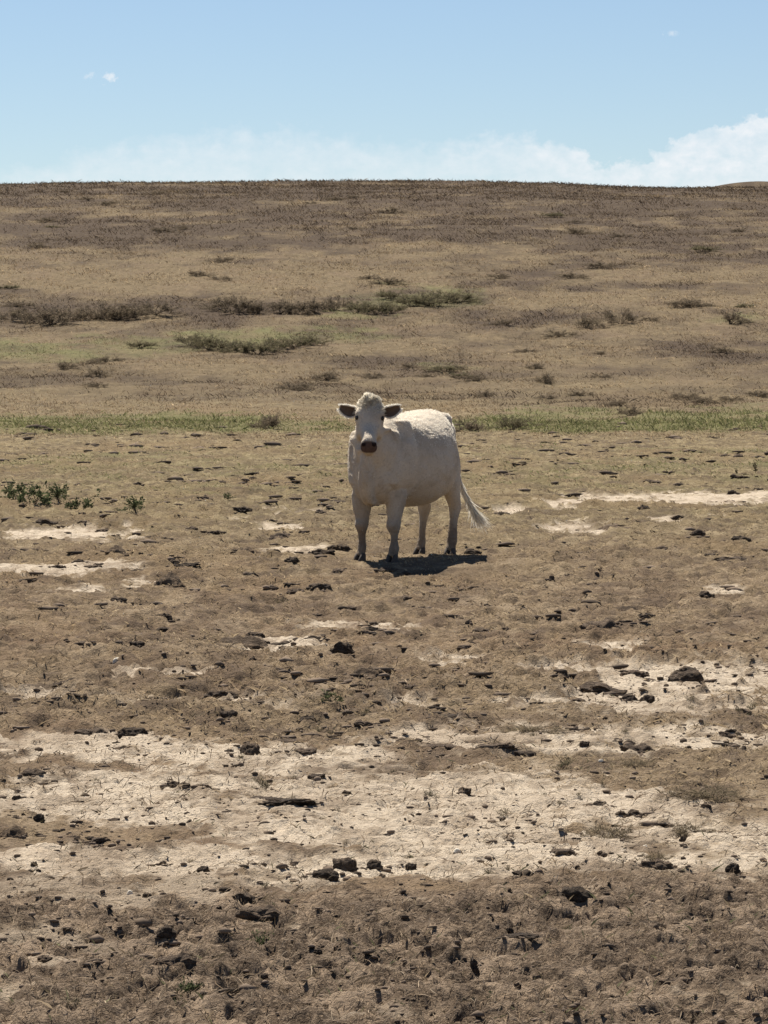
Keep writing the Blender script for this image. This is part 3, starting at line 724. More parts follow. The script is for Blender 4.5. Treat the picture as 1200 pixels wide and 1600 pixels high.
# ------------------------------------------------------------------ dung clods, pats and mounds, stones
def n3(v, f, seed):
    return (vnoise(v[:, 0] * f + 3.1, v[:, 1] * f, seed) + vnoise(v[:, 1] * f, v[:, 2] * f + 7.7, seed + 1) + vnoise(v[:, 2] * f, v[:, 0] * f - 4.2, seed + 2)) / 1.8
def clod_mesh(kind, seed):
    bmh = bmesh.new(); bmesh.ops.create_icosphere(bmh, subdivisions=4, radius=1.0)
    v = np.array([q.co[:] for q in bmh.verts]); fs = np.array([[q.index for q in f.verts] for f in bmh.faces]); bmh.free()
    r = np.random.default_rng(seed)
    if kind == 'lump':
        d = 1 + .22 * n3(v, 1.3, seed) + .16 * n3(v, 3.0, seed + 9) + .09 * n3(v, 7.0, seed + 5)
        d -= .18 * np.clip(np.abs(n3(v, 2.2, seed + 30)) * -6 + 1, 0, 1)
        w = v * d[:, None] * np.array([.5, .42, .5]); w[:, 2] = np.where(w[:, 2] < 0, w[:, 2] * .5, w[:, 2])
        w[:, 2] = (w[:, 2] + .14) / .64
    elif kind == 'pat':          # layered, crusted disc with an uneven rim
        d = 1 + .26 * n3(v * np.array([1, 1, .2]), 1.6, seed) + .16 * n3(v * np.array([1, 1, .3]), 4.0, seed + 4) + .10 * n3(v, 9.0, seed + 44)
        w = v * d[:, None] * np.array([.5, .45, .5])
        rad = np.hypot(w[:, 0], w[:, 1])
        w[:, 2] = np.sign(v[:, 2]) * np.abs(v[:, 2]) ** .6 * .5
        w[:, 2] *= 1 + .55 * n3(v, 2.4, seed + 11) + .25 * n3(v, 6.0, seed + 13)
        lay = np.sin(w[:, 2] * 16 + 3 * n3(v, 2, seed + 8)) * .035; w[:, :2] *= (1 + lay)[:, None]
        w[:, 2] = np.where(w[:, 2] < 0, w[:, 2] * .3, w[:, 2]); w[:, 2] = (w[:, 2] + .1) / .65
    elif kind == 'slab':         # long flaky heap, tilted layers
        d = 1 + .18 * n3(v, 1.4, seed) + .15 * n3(v, 3.4, seed + 4) + .10 * n3(v, 8.0, seed + 6)
        w = v * d[:, None] * np.array([.5, .4, .5])
        w[:, 0] *= 1 + .2 * vnoise(v[:, 1] * 4 + seed, v[:, 2] * 5, seed + 3); w[:, 1] *= 1 + .3 * vnoise(v[:, 0] * 5 + seed, v[:, 2] * 5, seed + 5)
        w[:, 2] += .22 * n3(w * np.array([1, 1, 0]), 4.0, seed + 21) + .12 * np.floor(3 * vnoise(w[:, 0] * 3, w[:, 1] * 4, seed + 2)) / 3
        w[:, 2] = np.where(w[:, 2] < 0, w[:, 2] * .35, w[:, 2]); w[:, 2] = (w[:, 2] + .12) / .72
    else:                        # mound: broad matted heap that runs out into the ground
        d = 1 + .22 * n3(v * np.array([1, 1, .3]), 1.5, seed)
        w = v * d[:, None] * .5
        rad = np.clip(np.hypot(v[:, 0], v[:, 1]), 0, 1)
        w[:, 2] = np.where(v[:, 2] > 0, (1 - rad ** 2.4) ** .8 * (1 + .3 * n3(v, 2.2, seed + 3)) * .8 + .22 * n3(v, 5.0, seed + 7) + .10 * n3(v, 11., seed + 8), -.15)
    return raw_mesh('dung', w, fs, True)
def dung_shader(K, dark, light, straw):
    p = K.pos(); n1 = K.noise(p, 4, 5, .65, .4); n2 = K.noise(p, 14, 5, .7)
    oi = K.n.new('ShaderNodeObjectInfo')
    c = K.mix(K.step(n1, .35, .7), dark, light)
    c = K.mix(K.math('MULTIPLY', K.step(n2, .56, .75), .55), c, straw)
    br = K.n.new('ShaderNodeBrightContrast'); K.put(br.inputs[0], c); 
    m = K.mix(oi.outputs['Random'], (.7, .7, .7), (1.5, 1.45, 1.4))
    c = K.mix(1.0, c, m, 'MULTIPLY')
    return K.diffuse(c, K.bump(K.math('ADD', n2, n1), .8, .12), .92, .1)
MAT_DUNG = material('dry_dung', lambda K: dung_shader(K, (.078, .059, .045), (.19, .145, .108), (.30, .232, .165)))
MAT_MOUND = material('matted_dung', lambda K: dung_shader(K, (.085, .063, .045), (.19, .142, .10), (.29, .22, .15)))
MAT_STONE = plain('pale_stone', (.60, .54, .44), .8, .2, .2, 20)
MESH = {k: [clod_mesh(k, 100 * i + 7 * j) for j in range(n)] for i, (k, n) in enumerate((('lump', 6), ('pat', 6), ('slab', 7), ('mound', 4)))}
for k, l in MESH.items():
    for m in l: m.materials.append(MAT_MOUND if k == 'mound' else MAT_DUNG)
STONE_ME = [clod_mesh('lump', 900 + j) for j in range(2)]
for m in STONE_ME: m.materials.append(MAT_STONE)
NAME = {'lump': 'dung_clod', 'pat': 'dung_pat', 'slab': 'dung_flake', 'mound': 'dung_mound'}
PLACED = []
def put_clod(px, py, w, h, kind, label, group=None, name=None, cat='dung', mesh=None, yaw=None):
    """px,py: middle of its foot line as seen; w,h: its size in photograph pixels"""
    x, y, z = ground_at(px, py + h * .38)
    k = y / F_PX
    W = w * k; Hh = h * k
    tops = CAM_H / y                                   # how much of the top the eye sees
    Dp = W * (.75 if kind != 'slab' else .6)
    Hr = max(Hh - Dp * tops * .8, Hh * .55)
    me = mesh or MESH[kind][random.randrange(len(MESH[kind]))]
    o = link(name or NAME[kind], me)
    o.location = (x, y + Dp * .35, z - Hr * .16)
    o.scale = (W * 1.0, Dp, Hr * (1.05 if kind != 'mound' else .95))
    o.rotation_euler = (random.uniform(-.08, .08), random.uniform(-.08, .08), random.uniform(-.35, .35) + random.choice((0, math.pi)) if yaw is None else yaw)
    tag(o, label, cat, group)
    PLACED.append((x, y + Dp * .35, W, Dp))
    return o
CL = [
 # churned dark strip along the bottom
 (375, 1405, 60, 24, 'slab', 'large ragged dung clod at the edge of the pale soil, upper of two touching'),
 (402, 1438, 68, 26, 'slab', 'large flaky dung heap on dark earth, lower of two touching near a green weed'),
 (350, 1397, 18, 9, 'lump', 'little dung knob just left of the big ragged double clod'),
 (257, 1474, 32, 21, 'lump', 'upright black clod directly above the rounded flat one in dark earth'),
 (268, 1517, 64, 27, 'slab', 'rounded thick dung pat in the dark earth below an upright black clod'),
 (145, 1464, 92, 24, 'slab', 'long flat dung slab in the dark earth, leftmost of the long ones'),
 (67, 1505, 24, 14, 'lump', 'small dark clod near the bottom left corner'),
 (160, 1434, 36, 16, 'slab', 'flat brown flake above the long slab in the dark earth'),
 (188, 1438, 17, 12, 'lump', 'small round clod touching the flat flake above the long slab'),
 (295, 1446, 28, 16, 'slab', 'dark broken flake between the upright black clod and the big double clod'),
 (540, 1434, 30, 14, 'slab', 'dark flake below the pair of clods on the pale soil edge'),
 (362, 1556, 34, 15, 'slab', 'dark flake right of the green weed at the bottom'),
 (122, 1535, 36, 14, 'slab', 'brown flake low in the dark earth toward the left corner'),
 (456, 1500, 30, 14, 'slab', 'dark flake beside crossed straws in the churned earth'),
 (902, 1411, 52, 26, 'lump', 'blocky dark dung log at the top of the dark earth strip'),
 (920, 1434, 30, 12, 'slab', 'thin dark flake just under the blocky dung log'),
 (966, 1444, 16, 14, 'lump', 'small dark clod between the dung log and the big black clod'),
 (1022, 1446, 52, 32, 'lump', 'big black clod with a white scrap just below it'),
 (812, 1484, 66, 14, 'slab', 'low dark flake in the middle of the dark earth strip'),
 (742, 1510, 16, 28, 'slab', 'narrow dark heap pointing up the slope in dark earth'),
 (842, 1532, 20, 20, 'lump', 'squat black clod near the bottom, right of centre'),
 (1055, 1540, 40, 16, 'slab', 'brown cracked flake low in the dark earth at right'),
 (1130, 1528, 30, 14, 'slab', 'dark flake close to the bottom right corner'),
 (958, 1575, 26, 14, 'slab', 'brown flake at the very bottom, right of the bare pale patch'),
 # pale band
 (538, 1358, 38, 26, 'lump', 'round black clod in the pair on pale soil above the dark strip'),
 (508, 1374, 44, 20, 'lump', 'flat tapering clod touching the round black one on pale soil'),
 (585, 1358, 26, 18, 'lump', 'smaller black clod just right of the pair on pale soil'),
 (643, 1361, 18, 13, 'lump', 'small dark clod with a dry sprig, right of the clod pair'),
 (1030, 1361, 58, 17, 'pat', 'flat layered dung slab on pale soil below a dark grass tuft'),
 (1148, 1362, 23, 16, 'lump', 'dark square clod on pale soil near the right edge'),
 (890, 1385, 46, 12, 'slab', 'flat brown flake on pale soil above the dung log'),
 (820, 1376, 30, 9, 'pat', 'small flat brown chip left of the flat flake at the pale soil edge'),
 (880, 1334, 38, 17, 'lump', 'dark clod with a brown tail, right of a pale stone'),
 (1092, 1392, 26, 8, 'pat', 'thin flat chip on the dark strip edge under the square clod'),
 (316, 1356, 20, 11, 'lump', 'small brown clod alone on the pale soil, lower left'),
 (22, 1304, 60, 26, 'mound', 'brown matted dung heap cut by the left edge'),
 (150, 1312, 46, 14, 'slab', 'brown flake on the long dull strip at left'),
 (57, 1289, 20, 14, 'lump', 'small clod beside the matted heap at the left edge'),
 (455, 1262, 86, 15, 'slab', 'long flat brown pat lying on open pale soil, left of centre'),
 (412, 1248, 50, 8, 'pat', 'thin brown strip just above the long flat pat'),
 (727, 1241, 20, 15, 'lump', 'small black upright clod alone in the middle of the pale soil'),
 (940, 1258, 26, 11, 'lump', 'small dark clod between two grass tufts on pale soil'),
 (995, 1274, 27, 11, 'slab', 'small dark flake above the tuft at right on pale soil'),
 (1026, 1289, 42, 8, 'pat', 'thin dark sliver between the two right-hand grass tufts'),
 (895, 1218, 20, 11, 'lump', 'little dark clod above the middle of the pale soil, right half'),
 (495, 1219, 28, 11, 'lump', 'small black clod on pale soil right of the upright weed'),
 (48, 1214, 42, 14, 'lump', 'oval black clod on a brown mound near the left edge'),
 (270, 1231, 34, 14, 'slab', 'ragged brown flake on pale soil, left of the upright weed'),
 (314, 1233, 28, 9, 'slab', 'low brown chip just right of the ragged flake on pale soil'),
 (390, 1174, 36, 27, 'lump', 'rounded black clod standing tall on pale soil, left of centre'),
 (205, 1148, 44, 20, 'lump', 'jet black flat clod at the top of the pale soil, left'),
 (142, 1149, 46, 13, 'pat', 'brown flat pat just left of the jet black clod'),
 (448, 1160, 48, 13, 'pat', 'dark flat pat right of the tall rounded clod'),
 (478, 1178, 36, 14, 'lump', 'brown oval clod below the dark flat pat'),
 (445, 1181, 34, 9, 'pat', 'thin brown pat touching the oval clod, left side'),
 (521, 1159, 24, 10, 'lump', 'small brown clod right of the dark flat pat'),
 (690, 1175, 46, 9, 'pat', 'thin dark sliver of dung in the middle above the pale soil'),
 (820, 1182, 36, 13, 'lump', 'dark flat clod ending a long brown strip'),
 (780, 1176, 60, 14, 'slab', 'long brown heap that runs into the dark flat clod'),
 (1000, 1170, 48, 14, 'pat', 'black flat pat on pale soil above the big grey tuft'),
 (915, 1171, 16, 10, 'lump', 'small dark knob left of the black flat pat'),
 # mixed strip
 (480, 1129, 32, 12, 'pat', 'brown pat at the top of the pale soil, left of small weeds'),
 (356, 1121, 28, 15, 'lump', 'dark clod at the end of a brown matted strip'),
 (566, 1142, 26, 9, 'pat', 'small dark pat under dry weeds in the middle'),
 (345, 1088, 52, 19, 'slab', 'ragged dark heap between two brown mounds at left'),
 (108, 1078, 74, 28, 'slab', 'big ragged black heap on the left, on brown sod'),
 (430, 1062, 34, 15, 'lump', 'brown rounded clod left of the mound below the cow'),
 (573, 1064, 58, 30, 'mound', 'grassy brown mound with a dark front, below the cow'),
 (555, 1054, 26, 14, 'lump', 'dark clod on the left shoulder of the grassy brown mound'),
 (705, 1130, 64, 14, 'slab', 'long dark flake in the weedy strip, right of centre'),
 (940, 1081, 76, 20, 'slab', 'long layered dung heap with two black clods at its end'),
 (985, 1090, 26, 14, 'lump', 'black oval clod at the end of the long layered heap'),
 (1013, 1093, 26, 15, 'lump', 'black pointed clod right of the oval one by the layered heap'),
 (905, 1096, 24, 10, 'lump', 'small black clod under the left end of the layered heap'),
 (882, 1063, 24, 9, 'pat', 'small dark pat left of and above the layered heap'),
 (995, 1057, 44, 13, 'slab', 'flat brown pat with a tail, left of the domed one'),
 (1075, 1060, 60, 23, 'pat', 'large domed dung pat on pale soil near the right'),
 (1160, 1120, 50, 14, 'slab', 'grey brown flake in the weedy strip near the right edge'),
 (1150, 1165, 30, 9, 'slab', 'thin flake right of the black flat pat near the right edge'),
 (640, 1092, 30, 9, 'slab', 'thin dark flake right of the grassy brown mound'),
 (830, 1100, 30, 8, 'slab', 'thin dark flake left of the small black clod by the layered heap'),
 # brown sod between pale band and cow
 (380, 1000, 80, 26, 'mound', 'broad brown mound with a black hollow, left of centre'),
 (352, 1004, 30, 13, 'lump', 'black clod at the front of the broad brown mound'),
 (398, 992, 28, 13, 'lump', 'dark clod on top of the broad brown mound'),
 (535, 1030, 40, 20, 'slab', 'dark hooked heap in the sod below the cow'),
 (483, 1032, 20, 7, 'pat', 'small dark chip left of the dark hooked heap'),
 (182, 944, 26, 9, 'pat', 'small black oval pat alone in the brown sod at left'),
 (262, 921, 46, 24, 'mound', 'rounded brown mound with a dark side, left of the cow'),
 (315, 907, 15, 11, 'lump', 'small black clod right of the rounded brown mound'),
 (249, 957, 13, 9, 'lump', 'tiny black clod, left one of three below the rounded mound'),
 (290, 952, 22, 9, 'slab', 'small dark flake, right one of three below the rounded mound'),
 (256, 969, 22, 7, 'pat', 'small flat pat, lowest of three below the rounded mound'),
 (212, 1014, 24, 9, 'lump', 'small dark clod in the sod above the pale strip at left'),
 (122, 1015, 34, 6, 'pat', 'thin dark streak of dung in the sod at far left'),
 (260, 984, 40, 7, 'pat', 'thin dark pat on a pale streak, below the three small ones'),
 (305, 1047, 46, 7, 'pat', 'thin dark streak of dung right of the white stone'),
 (462, 926, 32, 11, 'slab', 'dark flake in the sod, left one of a pair below the cow'),
 (498, 925, 38, 11, 'slab', 'dark flake in the sod, right one of a pair below the cow'),
 (489, 960, 31, 9, 'pat', 'black flat pat below the pair of flakes in the sod'),
 (537, 958, 34, 6, 'pat', 'thin dark pat right of the black flat pat in the sod'),
 (582, 976, 17, 9, 'lump', 'small dark clod below the cow, in brown sod'),
 (178, 861, 38, 17, 'mound', 'folded brown mound at left with a dark front'),
 (50, 864, 54, 12, 'slab', 'black winged flake near the left edge under a pale strip'),
 (36, 906, 62, 13, 'slab', 'dark long flake at the left edge on pale ground'),
 (150, 884, 10, 7, 'lump', 'tiny black clod on the pale strip at left'),
 (88, 886, 30, 9, 'slab', 'dark flake on the pale strip near the left edge'),
 (272, 876, 22, 11, 'lump', 'brown clod between the folded mound and the cow, lower left'),
 (390, 862, 40, 15, 'mound', 'low brown mound left of the cow, nearest its front foot but two'),
 (440, 842, 44, 12, 'slab', 'grey brown flaky heap left of the cow'),
 (500, 866, 42, 14, 'slab', 'brown flaky heap just left of the front hoof, lower of two'),
 (530, 853, 40, 15, 'slab', 'dark flaky heap just left of the front hoof, upper of two'),
 (213, 890, 26, 6, 'pat', 'thin dark pat below the folded mound at left'),
 (290, 887, 40, 7, 'slab', 'thin brown flake below the brown clod, left of the cow'),
 (457, 886, 26, 8, 'pat', 'thin dark pat left of the front hooves, below the low mound'),
 (392, 896, 26, 6, 'pat', 'thin dark pat farther left, level with the cow shadow'),
 (530, 899, 34, 9, 'pat', 'dark flat pat below the nearest front hoof'),
 (604, 899, 30, 8, 'slab', 'dark flake in front of the cow shadow'),
 (340, 833, 34, 10, 'slab', 'dark flake right of the green weed patch, left of the cow'),
 (320, 779, 38, 10, 'pat', 'dark oval pat in the sod, between green weed and cow'),
 (300, 833, 18, 7, 'lump', 'small clod left of the dark flake beside the pale streaks'),
 (380, 803, 30, 9, 'slab', 'dark flake under a small weed, left of the cow'),
 (127, 806, 12, 7, 'lump', 'tiny dark clod under the bushy green weed'),
 (70, 824, 36, 9, 'slab', 'dark flake above the pale strip at left'),
 (160, 831, 22, 7, 'slab', 'small dark flake at the right end of the pale strip'),
 (663, 953, 32, 10, 'pat', 'black flat pat below the cow shadow, left one'),
 (736, 932, 36, 10, 'slab', 'brown dark-fronted flake below the cow shadow, right one'),
 (625, 945, 34, 8, 'slab', 'thin dark flake left of the black flat pat below the shadow'),
 (633, 905, 18, 7, 'lump', 'small dark clod right under the cow shadow'),
 (752, 989, 27, 8, 'pat', 'dark flat pat in the sod, lower right of the cow'),
 (793, 988, 19, 6, 'pat', 'small dark pat touching line with the dark one, lower right of cow'),
 (873, 999, 24, 7, 'pat', 'small dark pat in open sod, right half'),
 (844, 974, 32, 5, 'pat', 'thin dark streak of dung left of the cracked grey pat'),
 (943, 978, 58, 22, 'pat', 'large cracked grey brown pat in the sod, right half'),
 (980, 982, 26, 5, 'pat', 'thin tail of dung right of the cracked grey pat'),
 (1014, 969, 26, 8, 'slab', 'dark flake upper right of the cracked grey pat'),
 (980, 950, 46, 14, 'mound', 'low grey brown mound above the cracked grey pat'),
 (1112, 1016, 42, 9, 'pat', 'dark flat pat in the sod near the right edge'),
 (890, 907, 24, 8, 'pat', 'dark flat pat right of the cow shadow, left of a long streak'),
 (948, 907, 48, 6, 'slab', 'long thin dark streak of dung right of the cow'),
 (862, 913, 10, 9, 'lump', 'tiny black upright clod right of the cow shadow'),
 (900, 937, 42, 9, 'slab', 'dark ragged flake below the long thin streak'),
 (893, 945, 14, 10, 'lump', 'tiny dark clod under the ragged flake, right half'),
 (1105, 930, 26, 10, 'slab', 'slanting dark flake by a small pale patch at right'),
 (1140, 876, 70, 9, 'slab', 'long dark strip of dung near the right edge, level with the hooves'),
 (1158, 848, 34, 8, 'pat', 'dark flat pat near the right edge above the long strip'),
 (1034, 864, 32, 10, 'slab', 'dark hooked flake right of the cow, level with its hooves'),
 (1092, 842, 22, 10, 'lump', 'dark clod with a trail, right of the cow'),
 (962, 826, 58, 14, 'mound', 'low brown mound among pale streaks right of the tail'),
 (995, 822, 20, 8, 'lump', 'small black clod beside the low brown mound, right of the tail'),
 (1062, 812, 26, 8, 'slab', 'dark flake at the right end of a bright pale patch'),
 (1005, 801, 22, 7, 'pat', 'small dark pat left of the bright pale patch'),
 (1158, 787, 26, 6, 'pat', 'thin dark pat under the pale strip at the right edge'),
 (1186, 762, 18, 11, 'lump', 'slanting dark clod above the pale strip, right edge'),
 (1145, 770, 16, 8, 'lump', 'small dark clod on the pale strip, near the right edge'),
 (787, 806, 26, 6, 'pat', 'thin dark pat on the pale patch beside the tail'),
 (738, 862, 24, 8, 'pat', 'dark chip above the end of the cow shadow'),
 (905, 868, 24, 6, 'pat', 'thin dark pat between the cow shadow and the hooked flake'),
 (1155, 716, 18, 6, 'pat', 'small dark pat above the two dark sprigs'),
 (1186, 715, 10, 6, 'lump', 'tiny dark clod above the taller dark sprig'),
]
for row in CL: put_clod(*row)
for row in ((181, 1041, 14, 10, 'white stone lying alone in the brown sod at left'), (1035, 1478, 13, 13, 'white scrap of stone under the big black clod'),
            (715, 1334, 13, 9, 'pale stone on the pale soil, left of a dark clod'), (1010, 1319, 12, 7, 'pale pebble beside the dark flaky tuft on pale soil'), (201, 1401, 10, 8, 'small white stone at the upper edge of the dark earth'),
            (940, 1205, 8, 5, 'tiny white pebble above the middle tufts on pale soil')):
    put_clod(*row[:4], 'lump', row[4], None, 'stone', 'stone', STONE_ME[len(PLACED) % 2])
# the small ones that nothing tells apart
ZONES = [(34, 1400, 1590, (8, 20), (6, 12), 'small crumb of dung in the churned dark earth', 'dung crumbs in the dark earth'),
         (48, 1140, 1385, (8, 22), (4, 9), 'small dark crumb of dung on the pale soil band', 'dung crumbs on the pale soil'),
         (38, 900, 1120, (8, 22), (3, 7), 'small dark scrap of dung in the brown sod this side of the cow', 'dung scraps in the sod before the cow'),
         (40, 700, 890, (8, 24), (3, 5), 'small dark scrap of dung in the sod level with the cow or beyond', 'dung scraps in the sod beyond')]
for n, y0, y1, wr, hr, lab, grp in ZONES:
    k = 0
    while k < n:
        px = random.uniform(5, 1195); py = random.uniform(y0, y1)
        if 530 < px < 780 and 600 < py < 900: continue
        gx, gy, _ = ground_at(px, py)
        if random.random() > max(.04, float(.25 + 1.6 * fbm(np.array([gx / 1.3]), np.array([gy / 2.6]), 79, 3)[0])): continue
        w = random.uniform(*wr); h = random.uniform(*hr)
        put_clod(px, py, w, h, random.choice(('lump', 'slab', 'slab', 'pat')), lab, grp); k += 1
# uncountable crumbs
def scatter_lumps(name, n, y0, y1, size, mat, label, squash=.5, accept=None, at=None):
    yy = np.exp(rng.uniform(math.log(y0), math.log(y1), n)); xx = rng.uniform(-.135, .135, n) * yy
    if at is not None: xx, yy = at; n = len(xx)
    if accept is not None:
        k = accept(xx, yy) > rng.random(n); xx, yy = xx[k], yy[k]; n = len(xx)
    zz = height(xx, yy)
    bmh = bmesh.new(); bmesh.ops.create_icosphere(bmh, subdivisions=1, radius=1.0)
    v = np.array([q.co[:] for q in bmh.verts]); fs = np.array([[q.index for q in f.verts] for f in bmh.faces]); bmh.free()
    sz = size(yy) * np.clip(rng.lognormal(-.25, .6, n), .3, 2.2)
    sc = np.stack([sz * rng.uniform(.8, 1.9, n), sz * rng.uniform(.6, 1.2, n), sz * squash * rng.uniform(.6, 1.3, n)], 1)
    a = rng.uniform(0, 6.28, n); jj = 1 + rng.uniform(-.4, .35, (n, len(v), 3))
    p_ = v[None] * sc[:, None] * jj
    # the long axis mostly lies across
    a = rng.normal(0, .5, n); c_, s_ = np.cos(a)[:, None], np.sin(a)[:, None]
    q = np.stack([p_[..., 0] * c_ - p_[..., 1] * s_ + xx[:, None], p_[..., 0] * s_ + p_[..., 1] * c_ + yy[:, None], p_[..., 2] + zz[:, None] + sc[:, 2:3] * .3], -1)
    T = (fs[None] + (np.arange(n) * len(v))[:, None, None]).reshape(-1, 3)
    tone = np.repeat(rng.uniform(.5, 1.5, (n, 1)), len(v), 0) * np.ones((1, 3))
    o = link(name, raw_mesh(name, q.reshape(-1, 3), T, True, {'tint': tone}), None, mat)
    return tag(o, label, 'crumbs', kind='stuff')
MAT_CRUMB = material('crumb', lambda K: K.diffuse(K.mix(1.0, (.13, .098, .072), K.attr('tint', True), 'MULTIPLY'), None, .95, .05))
def acc_sod(x, y):
    return np.clip(-.02 + 1.7 * fbm(x / 1.1, y / 2.2, 77, 4, .6), .02, 1)
scatter_lumps('dung_crumbs', 15000, 9.0, 24.0, lambda y: .0040 + .0002 * y, MAT_CRUMB, 'fine dark crumbs of dung strewn over earth and soil', .6, lambda x, y: np.clip(.5 + .9 * fbm(x / .5, y / .8, 78, 3), .05, 1))
scatter_lumps('sod_crumbs', 15000, 16.0, 95.0, lambda y: .006 + .0008 * y, MAT_CRUMB, 'fine dark scraps strewn through the brown sod', .32, acc_sod)

ca = np.array(PLACED); ca = ca[ca[:, 2] > .05]; rep = np.repeat(ca, 9, 0)
scatter_lumps('clod_crumbs', 0, 9, 10, lambda y: .0055 + .00035 * y, MAT_CRUMB, 'crumbs broken off the dung clods and lying round them', .55, None,
              (rep[:, 0] + rng.normal(0, .55, len(rep)) * rep[:, 2], rep[:, 1] + rng.normal(-.2, .7, len(rep)) * rep[:, 3]))
# ------------------------------------------------------------------ grass, straw, weeds, brush
MAT_GRASS = material('dry_grass', lambda K: K.leafy(K.attr('tint', True), .45))
def blades(P0, hgt, wid, lean, C):
    """roots (n,3), heights, widths, lean vectors (n,2), colours -> verts, tris, tints (one bent quad + tip)"""
    n = len(P0); a = rng.normal(0, .9, n)
    sd = np.stack([np.cos(a), np.sin(a), np.zeros(n)], 1) * (wid / 2)[:, None]
    mid = P0 + np.stack([lean[:, 0] * .35, lean[:, 1] * .35, np.ones(n) * .6], 1) * hgt[:, None]
    tip = P0 + np.stack([lean[:, 0], lean[:, 1], np.ones(n)], 1) * hgt[:, None]
    V = np.stack([P0 - sd, P0 + sd, mid + sd * .6, tip], 1).reshape(-1, 3)
    b0 = np.arange(n)[:, None] * 4
    T = np.concatenate([b0 + np.array([[0, 1, 2]]), b0 + np.array([[0, 2, 3]])])
    return V, T, np.repeat(C, 4, 0)
def palette(n, cols, jit=.18):
    cols = np.array(cols); k = rng.integers(0, len(cols), n)
    return cols[k] * rng.lognormal(0, jit, (n, 1))
def field(n, y0, y1, power=1.0, umax=.14):
    """points with density falling off with distance"""
    if power == 1.0: yy = np.exp(rng.uniform(math.log(y0), math.log(y1), n))
    else: yy = (rng.uniform(y0 ** (1 - power), y1 ** (1 - power), n)) ** (1 / (1 - power))
    return rng.uniform(-umax, umax, n) * yy, yy
def grass(name, label, n, y0, y1, hfun, wfun, cols, dens, lean=.5, power=1.0, sink=.006):
    xx, yy = field(n, y0, y1, power)
    pm = masks(xx, yy); k = dens(xx, yy, pm) > rng.random(n)
    xx, yy = xx[k], yy[k]; pm = [q[k] for q in pm]; n = len(xx)
    zz = base(xx, yy) + relief(xx, yy, pm[0], pm[1]) - sink
    h = hfun(xx, yy, pm) * np.clip(rng.lognormal(0, .35, n), .4, 1.8); w = wfun(yy) * rng.uniform(.6, 1.4, n)
    C = cols(n, xx, yy, pm)
    L = rng.normal(0, lean, (n, 2)) + np.array([[.15, 0]])
    V, T, Ct = blades(np.stack([xx, yy, zz], 1), h, w, L, C)
    o = link(name, raw_mesh(name, V, T, False, {'tint': Ct}), None, MAT_GRASS)
    return tag(o, label, 'grass', kind='stuff')
STRAW = [(.37, .285, .178), (.32, .245, .15), (.44, .35, .228), (.26, .195, .12)]
DUSK = [(.19, .138, .09), (.22, .16, .104), (.14, .104, .070), (.27, .20, .13)]
GREENS = [(.140, .142, .060), (.165, .16, .072), (.115, .122, .05), (.23, .20, .105)]
def col_mix(n, xx, yy, pm, g=1.0):
    c1 = palette(n, STRAW); c2 = palette(n, DUSK); c3 = palette(n, GREENS)
    f = np.clip(.45 + 1.1 * fbm(xx / 1.7, yy / 3.5, 83, 3), 0, 1)[:, None] + rng.normal(0, .12, (n, 1))
    c = c1 * (1 - np.clip(f, 0, 1)) + c2 * np.clip(f, 0, 1)
    gg = (np.clip(pm[2] * 1.25, 0, 1) * g > rng.random(n))[:, None]
    return np.where(gg, c3, c)
# straw and stubble lying in the churned strip and on the bare soil
def lying(name, label, n, y0, y1, lenr, wid, cols, dens):
    xx, yy = field(n, y0, y1); pm = masks(xx, yy); k = dens(xx, yy, pm) > rng.random(n)
    xx, yy = xx[k], yy[k]; n = len(xx); a = rng.normal(0, 1.0, n); L = rng.uniform(*lenr, n) * rng.lognormal(0, .3, n)
    dx, dy = np.cos(a) * L / 2, np.sin(a) * L / 2
    za = height(xx - dx, yy - dy) + .003; zb = height(xx + dx, yy + dy) + .003 + np.abs(rng.normal(0, .012, n)); zm = np.maximum(height(xx, yy) + .004, (za + zb) / 2 + rng.uniform(0, .008, n))
    w = wid(yy) * rng.uniform(.6, 1.5, n) / 2
    nx, ny = -np.sin(a) * w, np.cos(a) * w; uz = w * .6
    A_ = np.stack([xx - dx, yy - dy, za], 1); Bm = np.stack([xx + rng.normal(0, .1, n) * L * np.sin(a), yy, zm], 1); C_ = np.stack([xx + dx, yy + dy, zb], 1); N = np.stack([nx, ny, uz], 1)
    V = np.stack([A_ - N * .5, A_ + N * .5, Bm + N, Bm - N, C_ + N * .4, C_ - N * .4], 1).reshape(-1, 3)
    b0 = np.arange(n)[:, None] * 6
    T = np.concatenate([b0 + np.array([t]) for t in ([0, 1, 2], [0, 2, 3], [3, 2, 4], [3, 4, 5])])
    o = link(name, raw_mesh(name, V, T, False, {'tint': np.repeat(palette(n, cols, .25), 6, 0)}), None, MAT_GRASS)
    return tag(o, label, 'straw', kind='stuff')
lying('straw_litter', 'broken dry straw trodden into the dark earth', 12000, 8.8, 12.1, (.010, .040), lambda y: .0016 + 0 * y, [(.34, .26, .178), (.25, .185, .125), (.17, .125, .085), (.10, .075, .05), (.42, .335, .24)], lambda x, y, m: .15 + .85 * m[1])
lying('chaff', 'chaff and bits of dry stalk lying on pale soil', 20000, 11.4, 22.0, (.012, .042), lambda y: .0014 + .00013 * y, [(.10, .075, .055), (.14, .105, .075), (.20, .15, .105), (.34, .27, .19), (.08, .06, .045)], lambda x, y, m: .7 * np.clip(.35 + 1.2 * fbm(x / .6, y / 1.2, 87, 3), .05, 1))
